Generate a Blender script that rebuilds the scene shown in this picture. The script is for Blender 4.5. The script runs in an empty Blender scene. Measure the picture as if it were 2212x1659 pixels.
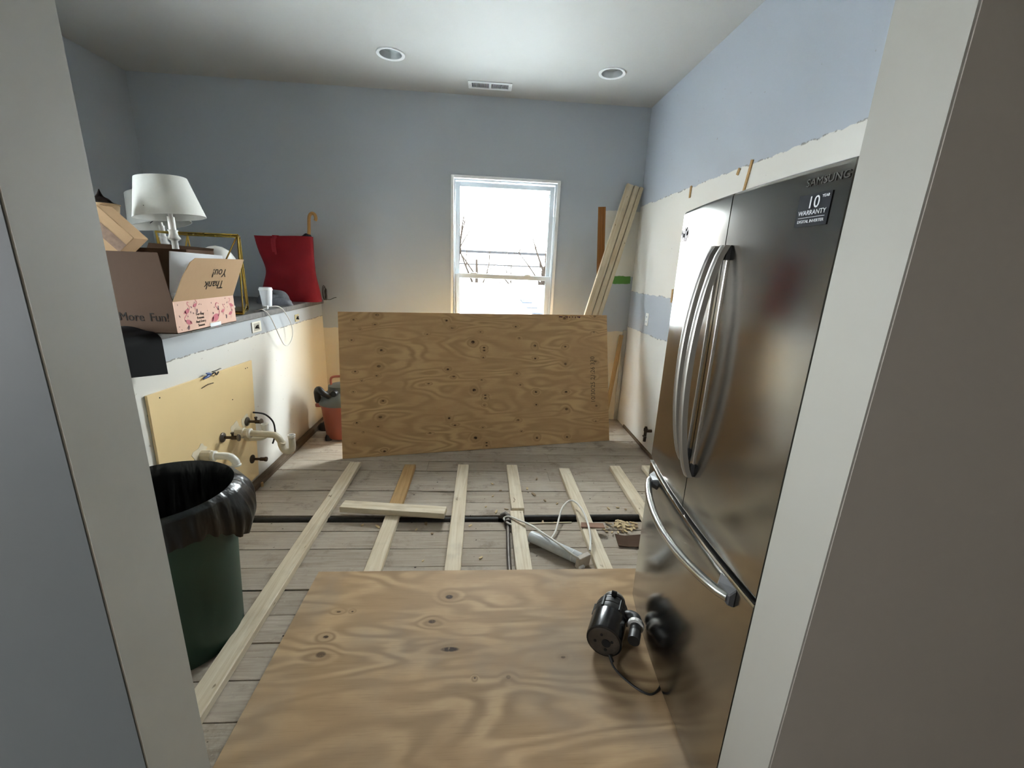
import bpy, bmesh, math, random
from mathutils import Vector, Matrix, noise as mnoise
random.seed(7)
SC = bpy.context.scene
COL = SC.collection

# ------------------------------------------------------------------ camera, world, light, exposure
CAM_H = 1.585
FPX, YAW, PITCH, ROLL = 914.415, 0.0754409, 0.2661562, 0.0415587
def make_camera():
    cy, sy, cp, sp = math.cos(YAW), math.sin(YAW), math.cos(PITCH), math.sin(PITCH)
    f = Vector((sy*cp, cy*cp, -sp)); r = Vector((cy, -sy, 0)); u = r.cross(f)
    cr, sr = math.cos(ROLL), math.sin(ROLL)
    r, u = r*cr + u*sr, u*cr - r*sr
    cam = bpy.data.cameras.new('camera'); cam.sensor_width = 36; cam.sensor_fit = 'HORIZONTAL'
    cam.lens = FPX/2212*36; cam.clip_start = 0.02; cam.clip_end = 300
    o = bpy.data.objects.new('camera', cam); COL.objects.link(o)
    m = Matrix((r, u, -f)).transposed().to_4x4(); m.translation = (0, 0, CAM_H)
    o.matrix_world = m
    SC.camera = o
make_camera()

SKY = 7.0
w = bpy.data.worlds.new('overcast_sky'); SC.world = w; w.use_nodes = True
bg = w.node_tree.nodes['Background']
bg.inputs[0].default_value = (0.965, 0.985, 1.0, 1); bg.inputs[1].default_value = SKY
SC.view_settings.view_transform = 'Standard'
SC.view_settings.look = 'None'
SC.view_settings.exposure = 3.05
SC.view_settings.gamma = 1.0
SC.view_settings.use_curve_mapping = False
try:
    SC.cycles.max_bounces = 6; SC.cycles.diffuse_bounces = 5; SC.cycles.glossy_bounces = 3
    SC.cycles.use_adaptive_sampling = True; SC.cycles.adaptive_threshold = .10; SC.cycles.adaptive_min_samples = 16; SC.cycles.caustics_reflective = False; SC.cycles.caustics_refractive = False
    SC.cycles.transparent_max_bounces = 8; SC.cycles.sample_clamp_indirect = 12
    SC.cycles.use_denoising = True
except Exception:
    pass
def portal(name, loc, size, rot):
    l = bpy.data.lights.new(name, 'AREA'); l.shape = 'RECTANGLE'; l.size, l.size_y = size
    l.cycles.is_portal = True
    o = bpy.data.objects.new(name, l); COL.objects.link(o); o.location = loc; o.rotation_euler = rot
PI = math.pi
# daylight portals in the two windows and the added hall opening
portal('daylight_portal', (0.2, 4.62, 1.50), (1.06, 1.84), (-PI/2, 0, 0))
portal('daylight_portal', (-3.24, 1.625, 1.55), (1.1, .95), (0, -PI/2, 0))
portal('daylight_portal', (-4.06, -1.5, 1.6), (.9, .9), (0, -PI/2, 0))

# ------------------------------------------------------------------ colour and material helpers
def C(h):
    h = h.lstrip('#'); v = [int(h[i:i+2], 16)/255 for i in (0, 2, 4)]
    return tuple((x/12.92 if x <= .04045 else ((x+.055)/1.055)**2.4) for x in v) + (1.0,)

class NT:
    """small node graph builder; values are floats or sockets"""
    def __init__(s, name):
        s.m = bpy.data.materials.new(name); s.m.use_nodes = True
        s.t = s.m.node_tree; s.b = s.t.nodes['Principled BSDF']; s.o = s.t.nodes['Material Output']
        s._tc = None
    def new(s, kind, **kw):
        n = s.t.nodes.new(kind)
        for k, v in kw.items(): setattr(n, k, v)
        return n
    def put(s, sock, v):
        if isinstance(v, bpy.types.NodeSocket): s.t.links.new(v, sock)
        else: sock.default_value = v
    def co(s):
        if s._tc is None: s._tc = s.new('ShaderNodeTexCoord')
        return s._tc.outputs['Object']
    def math(s, op, a, b=0.0, c=0.0, clamp=False):
        n = s.new('ShaderNodeMath', operation=op, use_clamp=clamp)
        s.put(n.inputs[0], a); s.put(n.inputs[1], b); s.put(n.inputs[2], c); return n.outputs[0]
    def vmath(s, op, a, b=(0, 0, 0), out=0):
        n = s.new('ShaderNodeVectorMath', operation=op)
        s.put(n.inputs[0], a); s.put(n.inputs[1], b); return n.outputs[out]
    def scale(s, v, sc): return s.vmath('MULTIPLY', v, sc)
    def xyz(s, v):
        n = s.new('ShaderNodeSeparateXYZ'); s.put(n.inputs[0], v); return n.outputs[0], n.outputs[1], n.outputs[2]
    def comb(s, x, y, z):
        n = s.new('ShaderNodeCombineXYZ'); s.put(n.inputs[0], x); s.put(n.inputs[1], y); s.put(n.inputs[2], z); return n.outputs[0]
    def noise(s, v, sc=5.0, det=3.0, rough=.55, dist=0.0, col=False):
        n = s.new('ShaderNodeTexNoise'); s.put(n.inputs['Vector'], v); n.inputs['Scale'].default_value = sc
        n.inputs['Detail'].default_value = det; n.inputs['Roughness'].default_value = rough
        n.inputs['Distortion'].default_value = dist
        return n.outputs['Color' if col else 'Fac']
    def step(s, v, a, b, smooth=True):
        n = s.new('ShaderNodeMapRange'); n.interpolation_type = 'SMOOTHSTEP' if smooth else 'LINEAR'
        s.put(n.inputs[0], v); s.put(n.inputs[1], a); s.put(n.inputs[2], b)
        n.inputs[3].default_value = 0; n.inputs[4].default_value = 1; return n.outputs[0]
    def mix(s, f, a, b, mode='MIX'):
        n = s.new('ShaderNodeMix', data_type='RGBA', blend_type=mode)
        s.put(n.inputs[0], f)
        ia, ib = [i for i in n.inputs if i.type == 'RGBA']
        s.put(ia, a); s.put(ib, b)
        return [o for o in n.outputs if o.type == 'RGBA'][0]
    def ramp(s, f, stops):
        n = s.new('ShaderNodeValToRGB'); e = n.color_ramp.elements
        while len(e) < len(stops): e.new(.5)
        for i, (p, c) in enumerate(stops): e[i].position = p; e[i].color = c
        s.put(n.inputs[0], f); return n.outputs[0]
    def rnd(s): return s.new('ShaderNodeObjectInfo').outputs['Random']
    def bump(s, h, strength=.3, dist=.01):
        n = s.new('ShaderNodeBump'); n.inputs['Strength'].default_value = strength; n.inputs['Distance'].default_value = dist
        s.put(n.inputs['Height'], h); s.t.links.new(n.outputs[0], s.b.inputs['Normal'])
    def fin(s, col, rough=.6, metal=0.0, spec=.5):
        s.put(s.b.inputs['Base Color'], col); s.put(s.b.inputs['Roughness'], rough)
        s.put(s.b.inputs['Metallic'], metal); s.b.inputs['Specular IOR Level'].default_value = spec
        return s.m

def plain(name, hexc, rough=.6, metal=0.0, var=.06, sc=12.0, spec=.5, bump=0.0):
    t = NT(name); n = t.noise(t.co(), sc, 4)
    c = C(hexc); lo = tuple(x*(1-var*2) for x in c[:3]) + (1,); hi = tuple(min(1, x*(1+var)) for x in c[:3]) + (1,)
    if bump: t.bump(t.noise(t.co(), sc*6, 3), bump, .004)
    return t.fin(t.mix(n, lo, hi), rough, metal, spec)

M = {}
BLUE = C('#b3bac1')

def m_paint_back():
    t = NT('back_wall_paint'); x, y, z = t.xyz(t.co())
    jit = t.math('MULTIPLY', t.math('SUBTRACT', t.noise(t.co(), 14, 5), .5), .03)
    zz = t.math('ADD', z, jit); xx = t.math('ADD', x, jit)
    low = t.step(t.math('ADD', zz, t.math('MULTIPLY', t.step(x, -1, 1), -.05)), .93, .937)
    col = t.mix(low, C('#ddd2bb'), BLUE)
    # bare plaster where a cabinet hung
    right = t.step(xx, 1.175, 1.185)
    up = t.math('MULTIPLY', t.step(zz, 1.548, 1.552), t.math('SUBTRACT', 1.0, t.step(zz, 2.17, 2.18)))
    col = t.mix(t.math('MULTIPLY', right, up), col, C('#dfdcd2'))
    g = t.math('MULTIPLY', t.step(zz, 1.475, 1.48), t.math('SUBTRACT', 1.0, t.step(zz, 1.552, 1.557)))
    g = t.math('MULTIPLY', g, t.math('MULTIPLY', t.step(xx, 1.30, 1.31), t.math('SUBTRACT', 1.0, t.step(xx, 1.505, 1.51))))
    col = t.mix(g, col, C('#4f8a2c'))
    soil = t.noise(t.co(), 2.2, 4)
    col = t.mix(t.math('MULTIPLY', soil, .10), col, C('#8d8c88'))
    t.bump(t.noise(t.co(), 90, 3), .08, .003)
    return t.fin(col, .62)
def m_paint_right():
    t = NT('right_wall_paint'); x, y, z = t.xyz(t.co())
    jit = t.math('MULTIPLY', t.math('SUBTRACT', t.noise(t.co(), 9, 6), .5), .05)
    zz = t.math('ADD', z, jit)
    bare = t.math('MULTIPLY', t.step(zz, 1.40, 1.404), t.math('SUBTRACT', 1.0, t.step(zz, 2.222, 2.226)))
    low = t.math('SUBTRACT', 1.0, t.step(zz, 1.040, 1.045))
    col = t.mix(t.math('ADD', bare, low, clamp=True), C('#b3bbc5'), C('#e0dfd9'))
    # torn paper and glue at the paint edges
    for zc in (1.402, 2.224, 1.042):
        e = t.math('SUBTRACT', 1.0, t.step(t.math('ABSOLUTE', t.math('SUBTRACT', zz, zc)), .002, .006))
        e = t.math('MULTIPLY', e, t.step(t.noise(t.co(), 22, 4), .52, .58))
        col = t.mix(t.math('MULTIPLY', e, .7), col, C('#77716a'))
    sp = t.step(t.noise(t.co(), 26, 2), .74, .76)
    col = t.mix(t.math('MULTIPLY', sp, .5), col, C('#8b8378'))
    t.bump(t.noise(t.co(), 80, 3), .06, .003)
    return t.fin(col, .6)
def m_paint_half():
    t = NT('half_wall_paint'); x, y, z = t.xyz(t.co())
    jit = t.math('MULTIPLY', t.math('SUBTRACT', t.noise(t.co(), 16, 6), .5), .022)
    zz = t.math('ADD', z, jit)
    up = t.step(zz, 1.052, 1.056)
    warm = t.step(y, 3.35, 4.1)  # warm bounce light off the plywood, coloured in towards the far end
    col = t.mix(up, t.mix(warm, C('#dfddd6'), C('#e3d8bf')), C('#b4babf'))
    e = t.math('SUBTRACT', 1.0, t.step(t.math('ABSOLUTE', t.math('SUBTRACT', zz, 1.053)), .0015, .0045))
    e = t.math('MULTIPLY', e, t.step(t.noise(t.co(), 18, 4), .42, .5))
    col = t.mix(t.math('MULTIPLY', e, .8), col, C('#6d655b'))
    sp = t.step(t.noise(t.co(), 30, 2), .72, .75)
    col = t.mix(t.math('MULTIPLY', sp, .45), col, C('#8d7c66'))
    # mottled brown just above the floor
    d = t.math('MULTIPLY', t.math('SUBTRACT', 1.0, t.step(z, .03, .16)), t.noise(t.co(), 8, 5))
    col = t.mix(t.math('MULTIPLY', d, .8), col, C('#7b6a55'))
    return t.fin(col, .32)
def m_plain_paint(name, hexc, rough=.6, dirt=.12):
    t = NT(name); n = t.noise(t.co(), 2.6, 5)
    col = t.mix(t.math('MULTIPLY', t.step(n, .45, .75), dirt), C(hexc), C('#7d766c'))
    t.bump(t.noise(t.co(), 70, 3), .06, .003)
    return t.fin(col, rough)

def m_subfloor():
    t = NT('weathered_subfloor'); co = t.vmath('ADD', t.co(), t.comb(t.math('MULTIPLY', t.rnd(), 31), t.math('MULTIPLY', t.rnd(), 17), 0))
    g = t.noise(t.scale(co, (1.2, 26, 1)), 3.2, 6, .62, .6)
    big = t.noise(co, 2.1, 5, .6)
    col = t.ramp(g, [(.2, C('#8a7e70')), (.5, C('#b0a495')), (.8, C('#c6bbad'))])
    col = t.mix(t.math('MULTIPLY', t.step(big, .45, .7), .55), col, C('#c2b9ac'))
    col = t.mix(t.math('MULTIPLY', t.step(t.noise(co, 5.5, 6, .7), .52, .70), .6), col, C('#6a5f53'))
    col = t.mix(t.math('MULTIPLY', t.rnd(), .35), col, C('#8b7e6f'))
    dust = t.step(t.noise(t.co(), 55, 3), .62, .72)
    col = t.mix(t.math('MULTIPLY', dust, .35), col, C('#c3b8a6'))
    nail = t.step(t.noise(t.co(), 34, 1), .765, .78)
    col = t.mix(nail, col, C('#2e2722'))
    t.bump(g, .35, .004)
    return t.fin(col, .85, spec=.2)

def m_lumber(name, a, b, dark='#6b5337', rough=.7, spots=True):
    t = NT(name); r = t.rnd()
    co = t.vmath('ADD', t.co(), t.comb(t.math('MULTIPLY', r, 23), t.math('MULTIPLY', r, 5), t.math('MULTIPLY', r, 3)))
    g = t.noise(t.scale(co, (1.0, 22, 22)), 2.6, 5, .6, .8)
    col = t.ramp(g, [(.28, C(b)), (.62, C(a))])
    col = t.mix(t.math('MULTIPLY', r, .3), col, C(b))
    if spots:
        k = t.step(t.noise(t.scale(co, (5, 11, 11)), 2.2, 2), .70, .76)
        col = t.mix(t.math('MULTIPLY', k, .8), col, C(dark))
        gr = t.step(t.noise(co, 7, 5), .5, .75)
        col = t.mix(t.math('MULTIPLY', gr, .25), col, C('#857868'))
    t.bump(g, .12, .002)
    return t.fin(col, rough, spec=.3)

def m_plywood(name, knots, period, light, mid, dark, bandk=16.0, grey=0.0):
    """rotary cut face veneer: contour grain bent around the knots; (u, v) = local (x, y)"""
    t = NT(name); x, y, z = t.xyz(t.co())
    if period:
        v = t.math('ADD', t.math('FLOORED_MODULO', t.math('ADD', y, t.math('MULTIPLY', t.noise(t.co(), 1.1, 1), .01)), period), 0)
    else: v = y
    uv = t.comb(x, v, 0.0)
    fld = t.noise(t.scale(t.comb(x, y, 0.0), (.85, 3.4, 1)), 1.0, 2.5, .5, .35)
    core, halo, bend = 0.0, 0.0, 0.0
    for (kx, ky, rx, ry, dk) in knots:
        d = t.vmath('LENGTH', t.vmath('MULTIPLY', t.vmath('SUBTRACT', uv, (kx, ky, 0)), (1/rx, 1/ry, 0)), out=1)
        c0 = t.math('MULTIPLY', t.math('SUBTRACT', 1.0, t.step(d, .55, 1.0)), dk)
        h0 = t.math('MULTIPLY', t.math('SUBTRACT', 1.0, t.step(d, .6, 4.2)), dk)
        core = t.math('MAXIMUM', core, c0) if not isinstance(core, float) else c0
        halo = t.math('MAXIMUM', halo, h0) if not isinstance(halo, float) else h0
    fld = t.math('ADD', fld, t.math('MULTIPLY', halo, .10))
    band = t.math('FRACT', t.math('MULTIPLY', fld, bandk))
    line = t.math('SUBTRACT', 1.0, t.step(t.math('ABSOLUTE', t.math('SUBTRACT', band, .5)), .03, .42))
    wide = t.noise(t.scale(t.co(), (1.6, 2.6, 1)), 1.6, 4)
    fine = t.noise(t.scale(t.co(), (3, 90, 1)), 2.2, 4, .65, .3)
    col = t.mix(t.step(wide, .3, .72), C(mid), C(light))
    col = t.mix(t.math('MULTIPLY', line, t.math('MULTIPLY', t.step(wide, .2, .75), .70 if grey else .55)), col, C(dark))
    col = t.mix(t.math('MULTIPLY', t.step(fine, .5, .75), .30), col, C(dark))
    if grey:
        gp = t.math('MULTIPLY', t.step(t.noise(t.vmath('ADD', t.co(), (3.1, .4, 0)), 1.5, 5), .45, .68), grey)
        col = t.mix(gp, col, C('#8f8478'))
    col = t.mix(t.math('MULTIPLY', halo, .30), col, C(dark))
    ragged = t.math('MULTIPLY', core, t.step(t.noise(t.co(), 60, 3), .25, .5))
    col = t.mix(ragged, col, C('#35220f'))
    t.bump(t.math('ADD', fine, line), .08, .002)
    return t.fin(col, .62, spec=.3)

def m_metal(name, hexc, rough, brushed=(1, 1, 220), amt=.10):
    t = NT(name); g = t.noise(t.scale(t.co(), brushed), 3.0, 3)
    t.bump(g, .015, .001)
    r = t.math('ADD', rough, t.math('MULTIPLY', t.noise(t.co(), 3.5, 4), amt))
    return t.fin(C(hexc), r, 1.0)
def m_glass(name):
    t = NT(name); tr = t.new('ShaderNodeBsdfTransparent'); gl = t.new('ShaderNodeBsdfGlossy'); gl.inputs['Roughness'].default_value = .02
    fr = t.new('ShaderNodeLayerWeight'); f = t.math('ADD', t.math('MULTIPLY', t.math('POWER', fr.outputs['Facing'], 5.0), .6), .03)
    mx = t.new('ShaderNodeMixShader'); t.t.links.new(f, mx.inputs[0])
    tr.inputs[0].default_value = (.94, .97, .97, 1)
    t.t.links.new(tr.outputs[0], mx.inputs[1]); t.t.links.new(gl.outputs[0], mx.inputs[2]); t.t.links.new(mx.outputs[0], t.o.inputs[0])
    return t.m
def m_liner():
    t = NT('black_liner'); n = t.noise(t.scale(t.co(), (9, 9, 3)), 1.5, 3)
    t.bump(n, .5, .02)
    return t.fin(C('#0a0a0b'), .30)
def m_cardboard(name, hexc, lines=True):
    t = NT(name); co = t.co(); c = C(hexc)
    g = t.noise(t.scale(co, (60, 60, 4)), 1.5, 3)
    b = t.noise(co, 9, 4)
    col = t.mix(t.math('MULTIPLY', g, .25), c, tuple(x*.72 for x in c[:3]) + (1,))
    col = t.mix(t.math('MULTIPLY', t.step(b, .5, .8), .25), col, tuple(x*.8 for x in c[:3]) + (1,))
    return t.fin(col, .8, spec=.2)

# ------------------------------------------------------------------ geometry helpers
class G:
    def __init__(s): s.v, s.f = [], []
    def box(s, x0, x1, y0, y1, z0, z1):
        b = len(s.v)
        s.v += [(x0, y0, z0), (x1, y0, z0), (x1, y1, z0), (x0, y1, z0), (x0, y0, z1), (x1, y0, z1), (x1, y1, z1), (x0, y1, z1)]
        s.f += [tuple(b+i for i in q) for q in ((3, 2, 1, 0), (4, 5, 6, 7), (0, 1, 5, 4), (1, 2, 6, 5), (2, 3, 7, 6), (3, 0, 4, 7))]
        return s
    def hexa(s, p):
        """8 corner points: bottom 4 then top 4"""
        b = len(s.v); s.v += [tuple(q) for q in p]
        s.f += [tuple(b+i for i in q) for q in ((3, 2, 1, 0), (4, 5, 6, 7), (0, 1, 5, 4), (1, 2, 6, 5), (2, 3, 7, 6), (3, 0, 4, 7))]
        return s
    def rings(s, rings, cap0=True, cap1=True, closed=True):
        b = len(s.v); n = len(rings[0])
        for r in rings: s.v += [tuple(p) for p in r]
        for i in range(len(rings)-1):
            for j in range(n if closed else n-1):
                k = (j+1) % n
                s.f.append((b+i*n+j, b+i*n+k, b+(i+1)*n+k, b+(i+1)*n+j))
        if cap0: s.f.append(tuple(b+j for j in reversed(range(n))))
        if cap1: s.f.append(tuple(b+(len(rings)-1)*n+j for j in range(n)))
        return s
    def lathe(s, prof, n=32, c=(0, 0, 0), cap0=True, cap1=True, sx=1, sy=1):
        return s.rings([[(c[0]+r*sx*math.cos(2*PI*j/n), c[1]+r*sy*math.sin(2*PI*j/n), c[2]+z) for j in range(n)] for r, z in prof], cap0, cap1)
    def tube(s, pts, r, n=10, caps=True):
        pts = [Vector(p) for p in pts]; rs = r if isinstance(r, (list, tuple)) else [r]*len(pts)
        out, up = [], None
        for i, p in enumerate(pts):
            d = (pts[min(i+1, len(pts)-1)] - pts[max(i-1, 0)]).normalized()
            if up is None: up = Vector((0, 0, 1)) if abs(d.z) < .9 else Vector((1, 0, 0))
            a = d.cross(up).normalized(); b2 = a.cross(d).normalized(); up = b2
            out.append([p + (a*math.cos(2*PI*j/n) + b2*math.sin(2*PI*j/n))*rs[i] for j in range(n)])
        return s.rings([list(reversed(q)) for q in out], caps, caps)
    def prism(s, poly, z0, z1):
        n = len(poly); b = len(s.v)
        s.v += [(x, y, z0) for x, y in poly] + [(x, y, z1) for x, y in poly]
        s.f += [tuple(b+i for i in reversed(range(n))), tuple(b+n+i for i in range(n))]
        s.f += [(b+i, b+(i+1) % n, b+n+(i+1) % n, b+n+i) for i in range(n)]
        return s
    def grid(s, fn, nu, nv, thick=0.0):
        b = len(s.v)
        for j in range(nv+1):
            for i in range(nu+1): s.v.append(tuple(fn(i/nu, j/nv)))
        for j in range(nv):
            for i in range(nu):
                a = b+j*(nu+1)+i; s.f.append((a, a+1, a+nu+2, a+nu+1))
        return s
    def xf(s, m):
        s.v = [tuple(m @ Vector(p)) for p in s.v]; return s
    def build(s, name, mat, parent=None, loc=(0, 0, 0), rot=(0, 0, 0), bevel=0.0, smooth=None, solid=0.0, seg=1):
        me = bpy.data.meshes.new(name)
        bm = bmesh.new()
        vs = [bm.verts.new(p) for p in s.v]
        for f in s.f:
            try: bm.faces.new([vs[i] for i in f])
            except ValueError: pass
        bmesh.ops.remove_doubles(bm, verts=bm.verts, dist=1e-6)
        if solid:
            bmesh.ops.recalc_face_normals(bm, faces=bm.faces)
            bmesh.ops.solidify(bm, geom=bm.faces[:], thickness=solid)
        bmesh.ops.recalc_face_normals(bm, faces=bm.faces)
        if bevel:
            ed = [e for e in bm.edges if len(e.link_faces) == 2 and e.calc_face_angle(0) > .5]
            bmesh.ops.bevel(bm, geom=ed, offset=bevel, segments=seg, affect='EDGES', profile=.6)
        bm.to_mesh(me); bm.free()
        if smooth is not None:
            for p in me.polygons: p.use_smooth = True
            me.set_sharp_from_angle(angle=math.radians(smooth))
        if mat is not None: me.materials.append(mat)
        o = bpy.data.objects.new(name, me); COL.objects.link(o)
        o.location = loc; o.rotation_euler = rot
        if parent is not None: o.parent = parent
        return o

def tag(o, label, cat, group=None):
    o['label'] = label; o['category'] = cat
    if group: o['group'] = group
    return o
def thing(name, label, cat, loc=(0, 0, 0), rot=(0, 0, 0), group=None):
    o = bpy.data.objects.new(name, None); COL.objects.link(o); o.location = loc; o.rotation_euler = rot
    o.empty_display_size = .05
    return tag(o, label, cat, group)
def struct(o, label=None, cat=None):
    o['kind'] = 'structure'
    if label: o['label'] = label
    if cat: o['category'] = cat
    return o
def copy_tree(o, parent=None):
    c = o.copy(); COL.objects.link(c); c.parent = parent
    for ch in list(o.children): copy_tree(ch, c)
    return c
def smoothpath(pts, n=8):
    P = [Vector(p) for p in pts]; out = []
    for i in range(len(P)-1):
        p0, p1, p2, p3 = P[max(i-1, 0)], P[i], P[i+1], P[min(i+2, len(P)-1)]
        for k in range(n):
            t = k/n
            out.append(.5*((2*p1) + (p2-p0)*t + (2*p0-5*p1+4*p2-p3)*t*t + (3*p1-p0-3*p2+p3)*t**3))
    return out + [P[-1]]
def text(name, body, size, mat, parent, loc, rot, align='CENTER', ext=.0004, sx=1.0, shear=0.0):
    cu = bpy.data.curves.new(name, 'FONT'); cu.body = body; cu.size = size; cu.align_x = align; cu.align_y = 'CENTER'; cu.extrude = ext; cu.shear = shear
    cu.resolution_u = 3
    tmp = bpy.data.objects.new('tmp', cu); COL.objects.link(tmp)
    bpy.context.view_layer.update()
    me = bpy.data.meshes.new_from_object(tmp.evaluated_get(bpy.context.evaluated_depsgraph_get()))
    bpy.data.objects.remove(tmp); bpy.data.curves.remove(cu)
    me.name = name; me.materials.clear(); me.materials.append(mat)
    o = bpy.data.objects.new(name, me); COL.objects.link(o); o.parent = parent; o.location = loc; o.rotation_euler = rot; o.scale = (sx, 1, 1)
    return o

# ------------------------------------------------------------------ dimensions of the place
H = 3.083
XN, XR, YB = -3.09, 1.534, 4.403            # nook wall, right wall, back wall
XH = -1.607                                  # face of the half wall
JY0, JY1 = 0.642, 0.785                      # partition with the opening
JL, JR = -0.632, 0.656
M['ceil'] = m_plain_paint('ceiling_paint', '#b8b8b4', .7, .05)
M['back'] = m_paint_back(); M['right'] = m_paint_right(); M['half'] = m_paint_half()
M['nook'] = m_plain_paint('nook_paint', '#b3bac1', .6, .08)
M['jamb'] = m_plain_paint('jamb_paint', '#b9b7af', .55, .10); M['jamb_shaded'] = m_plain_paint('jamb_paint_shaded', '#97968f', .55, .10)  # right jamb coloured darker, left lighter, to even out the light
M['hall_l'] = m_plain_paint('hall_blue_paint', '#6a7175', .55, .06)
M['hall_r'] = m_plain_paint('hall_grey_paint', '#98928a', .6, .06)
M['subfloor'] = m_subfloor(); M['void'] = plain('under_floor_dirt', '#1c1815', .95)
M['white'] = plain('white_plastic', '#e9ebeb', .35, var=.01); M['vinyl'] = plain('white_vinyl', '#c2c7ca', .35, var=.01)
M['glass'] = m_glass('window_glass')

# ------------------------------------------------------------------ room shell
# ceiling with two holes for the recessed lamps
LAMPS = [(-.722, 3.724, .085), (.965, 3.763, .085)]
def make_ceiling():
    g = G(); x0, x1, y0, y1 = -4.0, 3.0, -3.0, YB+.25
    ya, yb = 3.59, 3.90
    def q(xa, xb, yc, yd):
        b = len(g.v); g.v += [(xa, yc, H), (xa, yd, H), (xb, yd, H), (xb, yc, H)]; g.f.append((b, b+1, b+2, b+3))
    q(x0, x1, y0, ya); q(x0, x1, yb, y1)
    xs = [x0]
    for cx, cy, r in LAMPS: xs += [cx-.155, cx+.155]
    xs.append(x1)
    for i in (0, 2, 4): q(xs[i], xs[i+1], ya, yb)
    for cx, cy, r in LAMPS:
        n = 40; b = len(g.v)
        for k in range(n):
            a = 2*PI*k/n; ca, sa = math.cos(a), math.sin(a)
            g.v.append((cx+r*ca, cy+r*sa, H))
            tx = (cx+.155-cx)/abs(ca) if abs(ca) > 1e-6 else 9
            ty = ((yb-cy) if sa > 0 else (cy-ya))/abs(sa) if abs(sa) > 1e-6 else 9
            s_ = min(tx, ty); g.v.append((cx+s_*ca, cy+s_*sa, H))
        for k in range(n):
            k2 = (k+1) % n; g.f.append((b+2*k, b+2*k+1, b+2*k2+1, b+2*k2))
        for (X, Y) in ((cx-.155, ya), (cx+.155, ya), (cx-.155, yb), (cx+.155, yb)):
            a = math.atan2(Y-cy, X-cx) % (2*PI); k = int(a/(2*PI/n)); k2 = (k+1) % n
            bi = len(g.v); g.v.append((X, Y, H)); g.f.append((b+2*k+1, bi, b+2*k2+1))
    struct(g.build('ceiling', M['ceil']))
make_ceiling()
g = G().box(-4.0, 3.0, -3.0, YB+.25, H+.15, H+.2); struct(g.build('trim_1', M['void']))['label'] = 'roof deck above the ceiling'

WX0, WX1, WZ0, WZ1 = -.318, .715, .60, 2.408     # back window opening
g = G()
g.box(-3.3, WX0, YB, YB+.2, -.15, H+.15).box(WX1, 1.75, YB, YB+.2, -.15, H+.15).box(WX0, WX1, YB, YB+.2, -.15, WZ0).box(WX0, WX1, YB, YB+.2, WZ1, H+.15)
wall_back = struct(g.build('wall_back', M['back']))
wall_right = struct(G().box(XR, XR+.2, JY1, YB, -.15, H+.15).build('wall_right', M['right']))
# nook side wall with its own window, out of the frame
NW = (1.15, 2.10, 1.0, 2.1)
g = G().box(XN-.2, XN, JY1, NW[0], -.15, H+.15).box(XN-.2, XN, NW[1], YB, -.15, H+.15).box(XN-.2, XN, NW[0], NW[1], -.15, NW[2]).box(XN-.2, XN, NW[0], NW[1], NW[3], H+.15)
struct(g.build('wall_left', M['nook']))
wall_half = struct(G().box(XH-.125, XH, JY1, YB, -.10, 1.175).build('wall_half', M['half']))
# partition with the opening the camera looks through
struct(G().box(-4.0, JL-.004, JY0, JY1-.004, -.15, H).build('wall_front_left', M['hall_l']))
struct(G().box(JR+.004, 3.0, JY0, JY1-.004, -.15, H).build('wall_front_right', M['hall_r']))
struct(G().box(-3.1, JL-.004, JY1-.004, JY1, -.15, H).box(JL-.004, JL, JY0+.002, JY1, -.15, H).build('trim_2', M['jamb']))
struct(G().box(JR+.004, 1.74, JY1-.004, JY1, -.15, H).box(JR, JR+.004, JY0+.002, JY1, -.15, H).build('trim_3', M['jamb_shaded']))
# the dim hall behind the camera
M['hall'] = m_plain_paint('hall_paint', '#a19b90', .7, .05)
struct(G().box(-4.1, -4.0, -3.0, -1.95, -.15, H).box(-4.1, -4.0, -1.05, JY0, -.15, H).box(-4.1, -4.0, -1.95, -1.05, -.15, 1.15).box(-4.1, -4.0, -1.95, -1.05, 2.05, H).build('wall_hall_left', M['hall']))  # unseen opening added to let fill light into the hall
struct(G().box(3.0, 3.1, -3.0, JY0, -.15, H).build('wall_hall_right', M['hall']))
struct(G().box(-4.1, 3.1, -3.1, -3.0, -.15, H).build('wall_rear', M['hall']))

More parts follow.
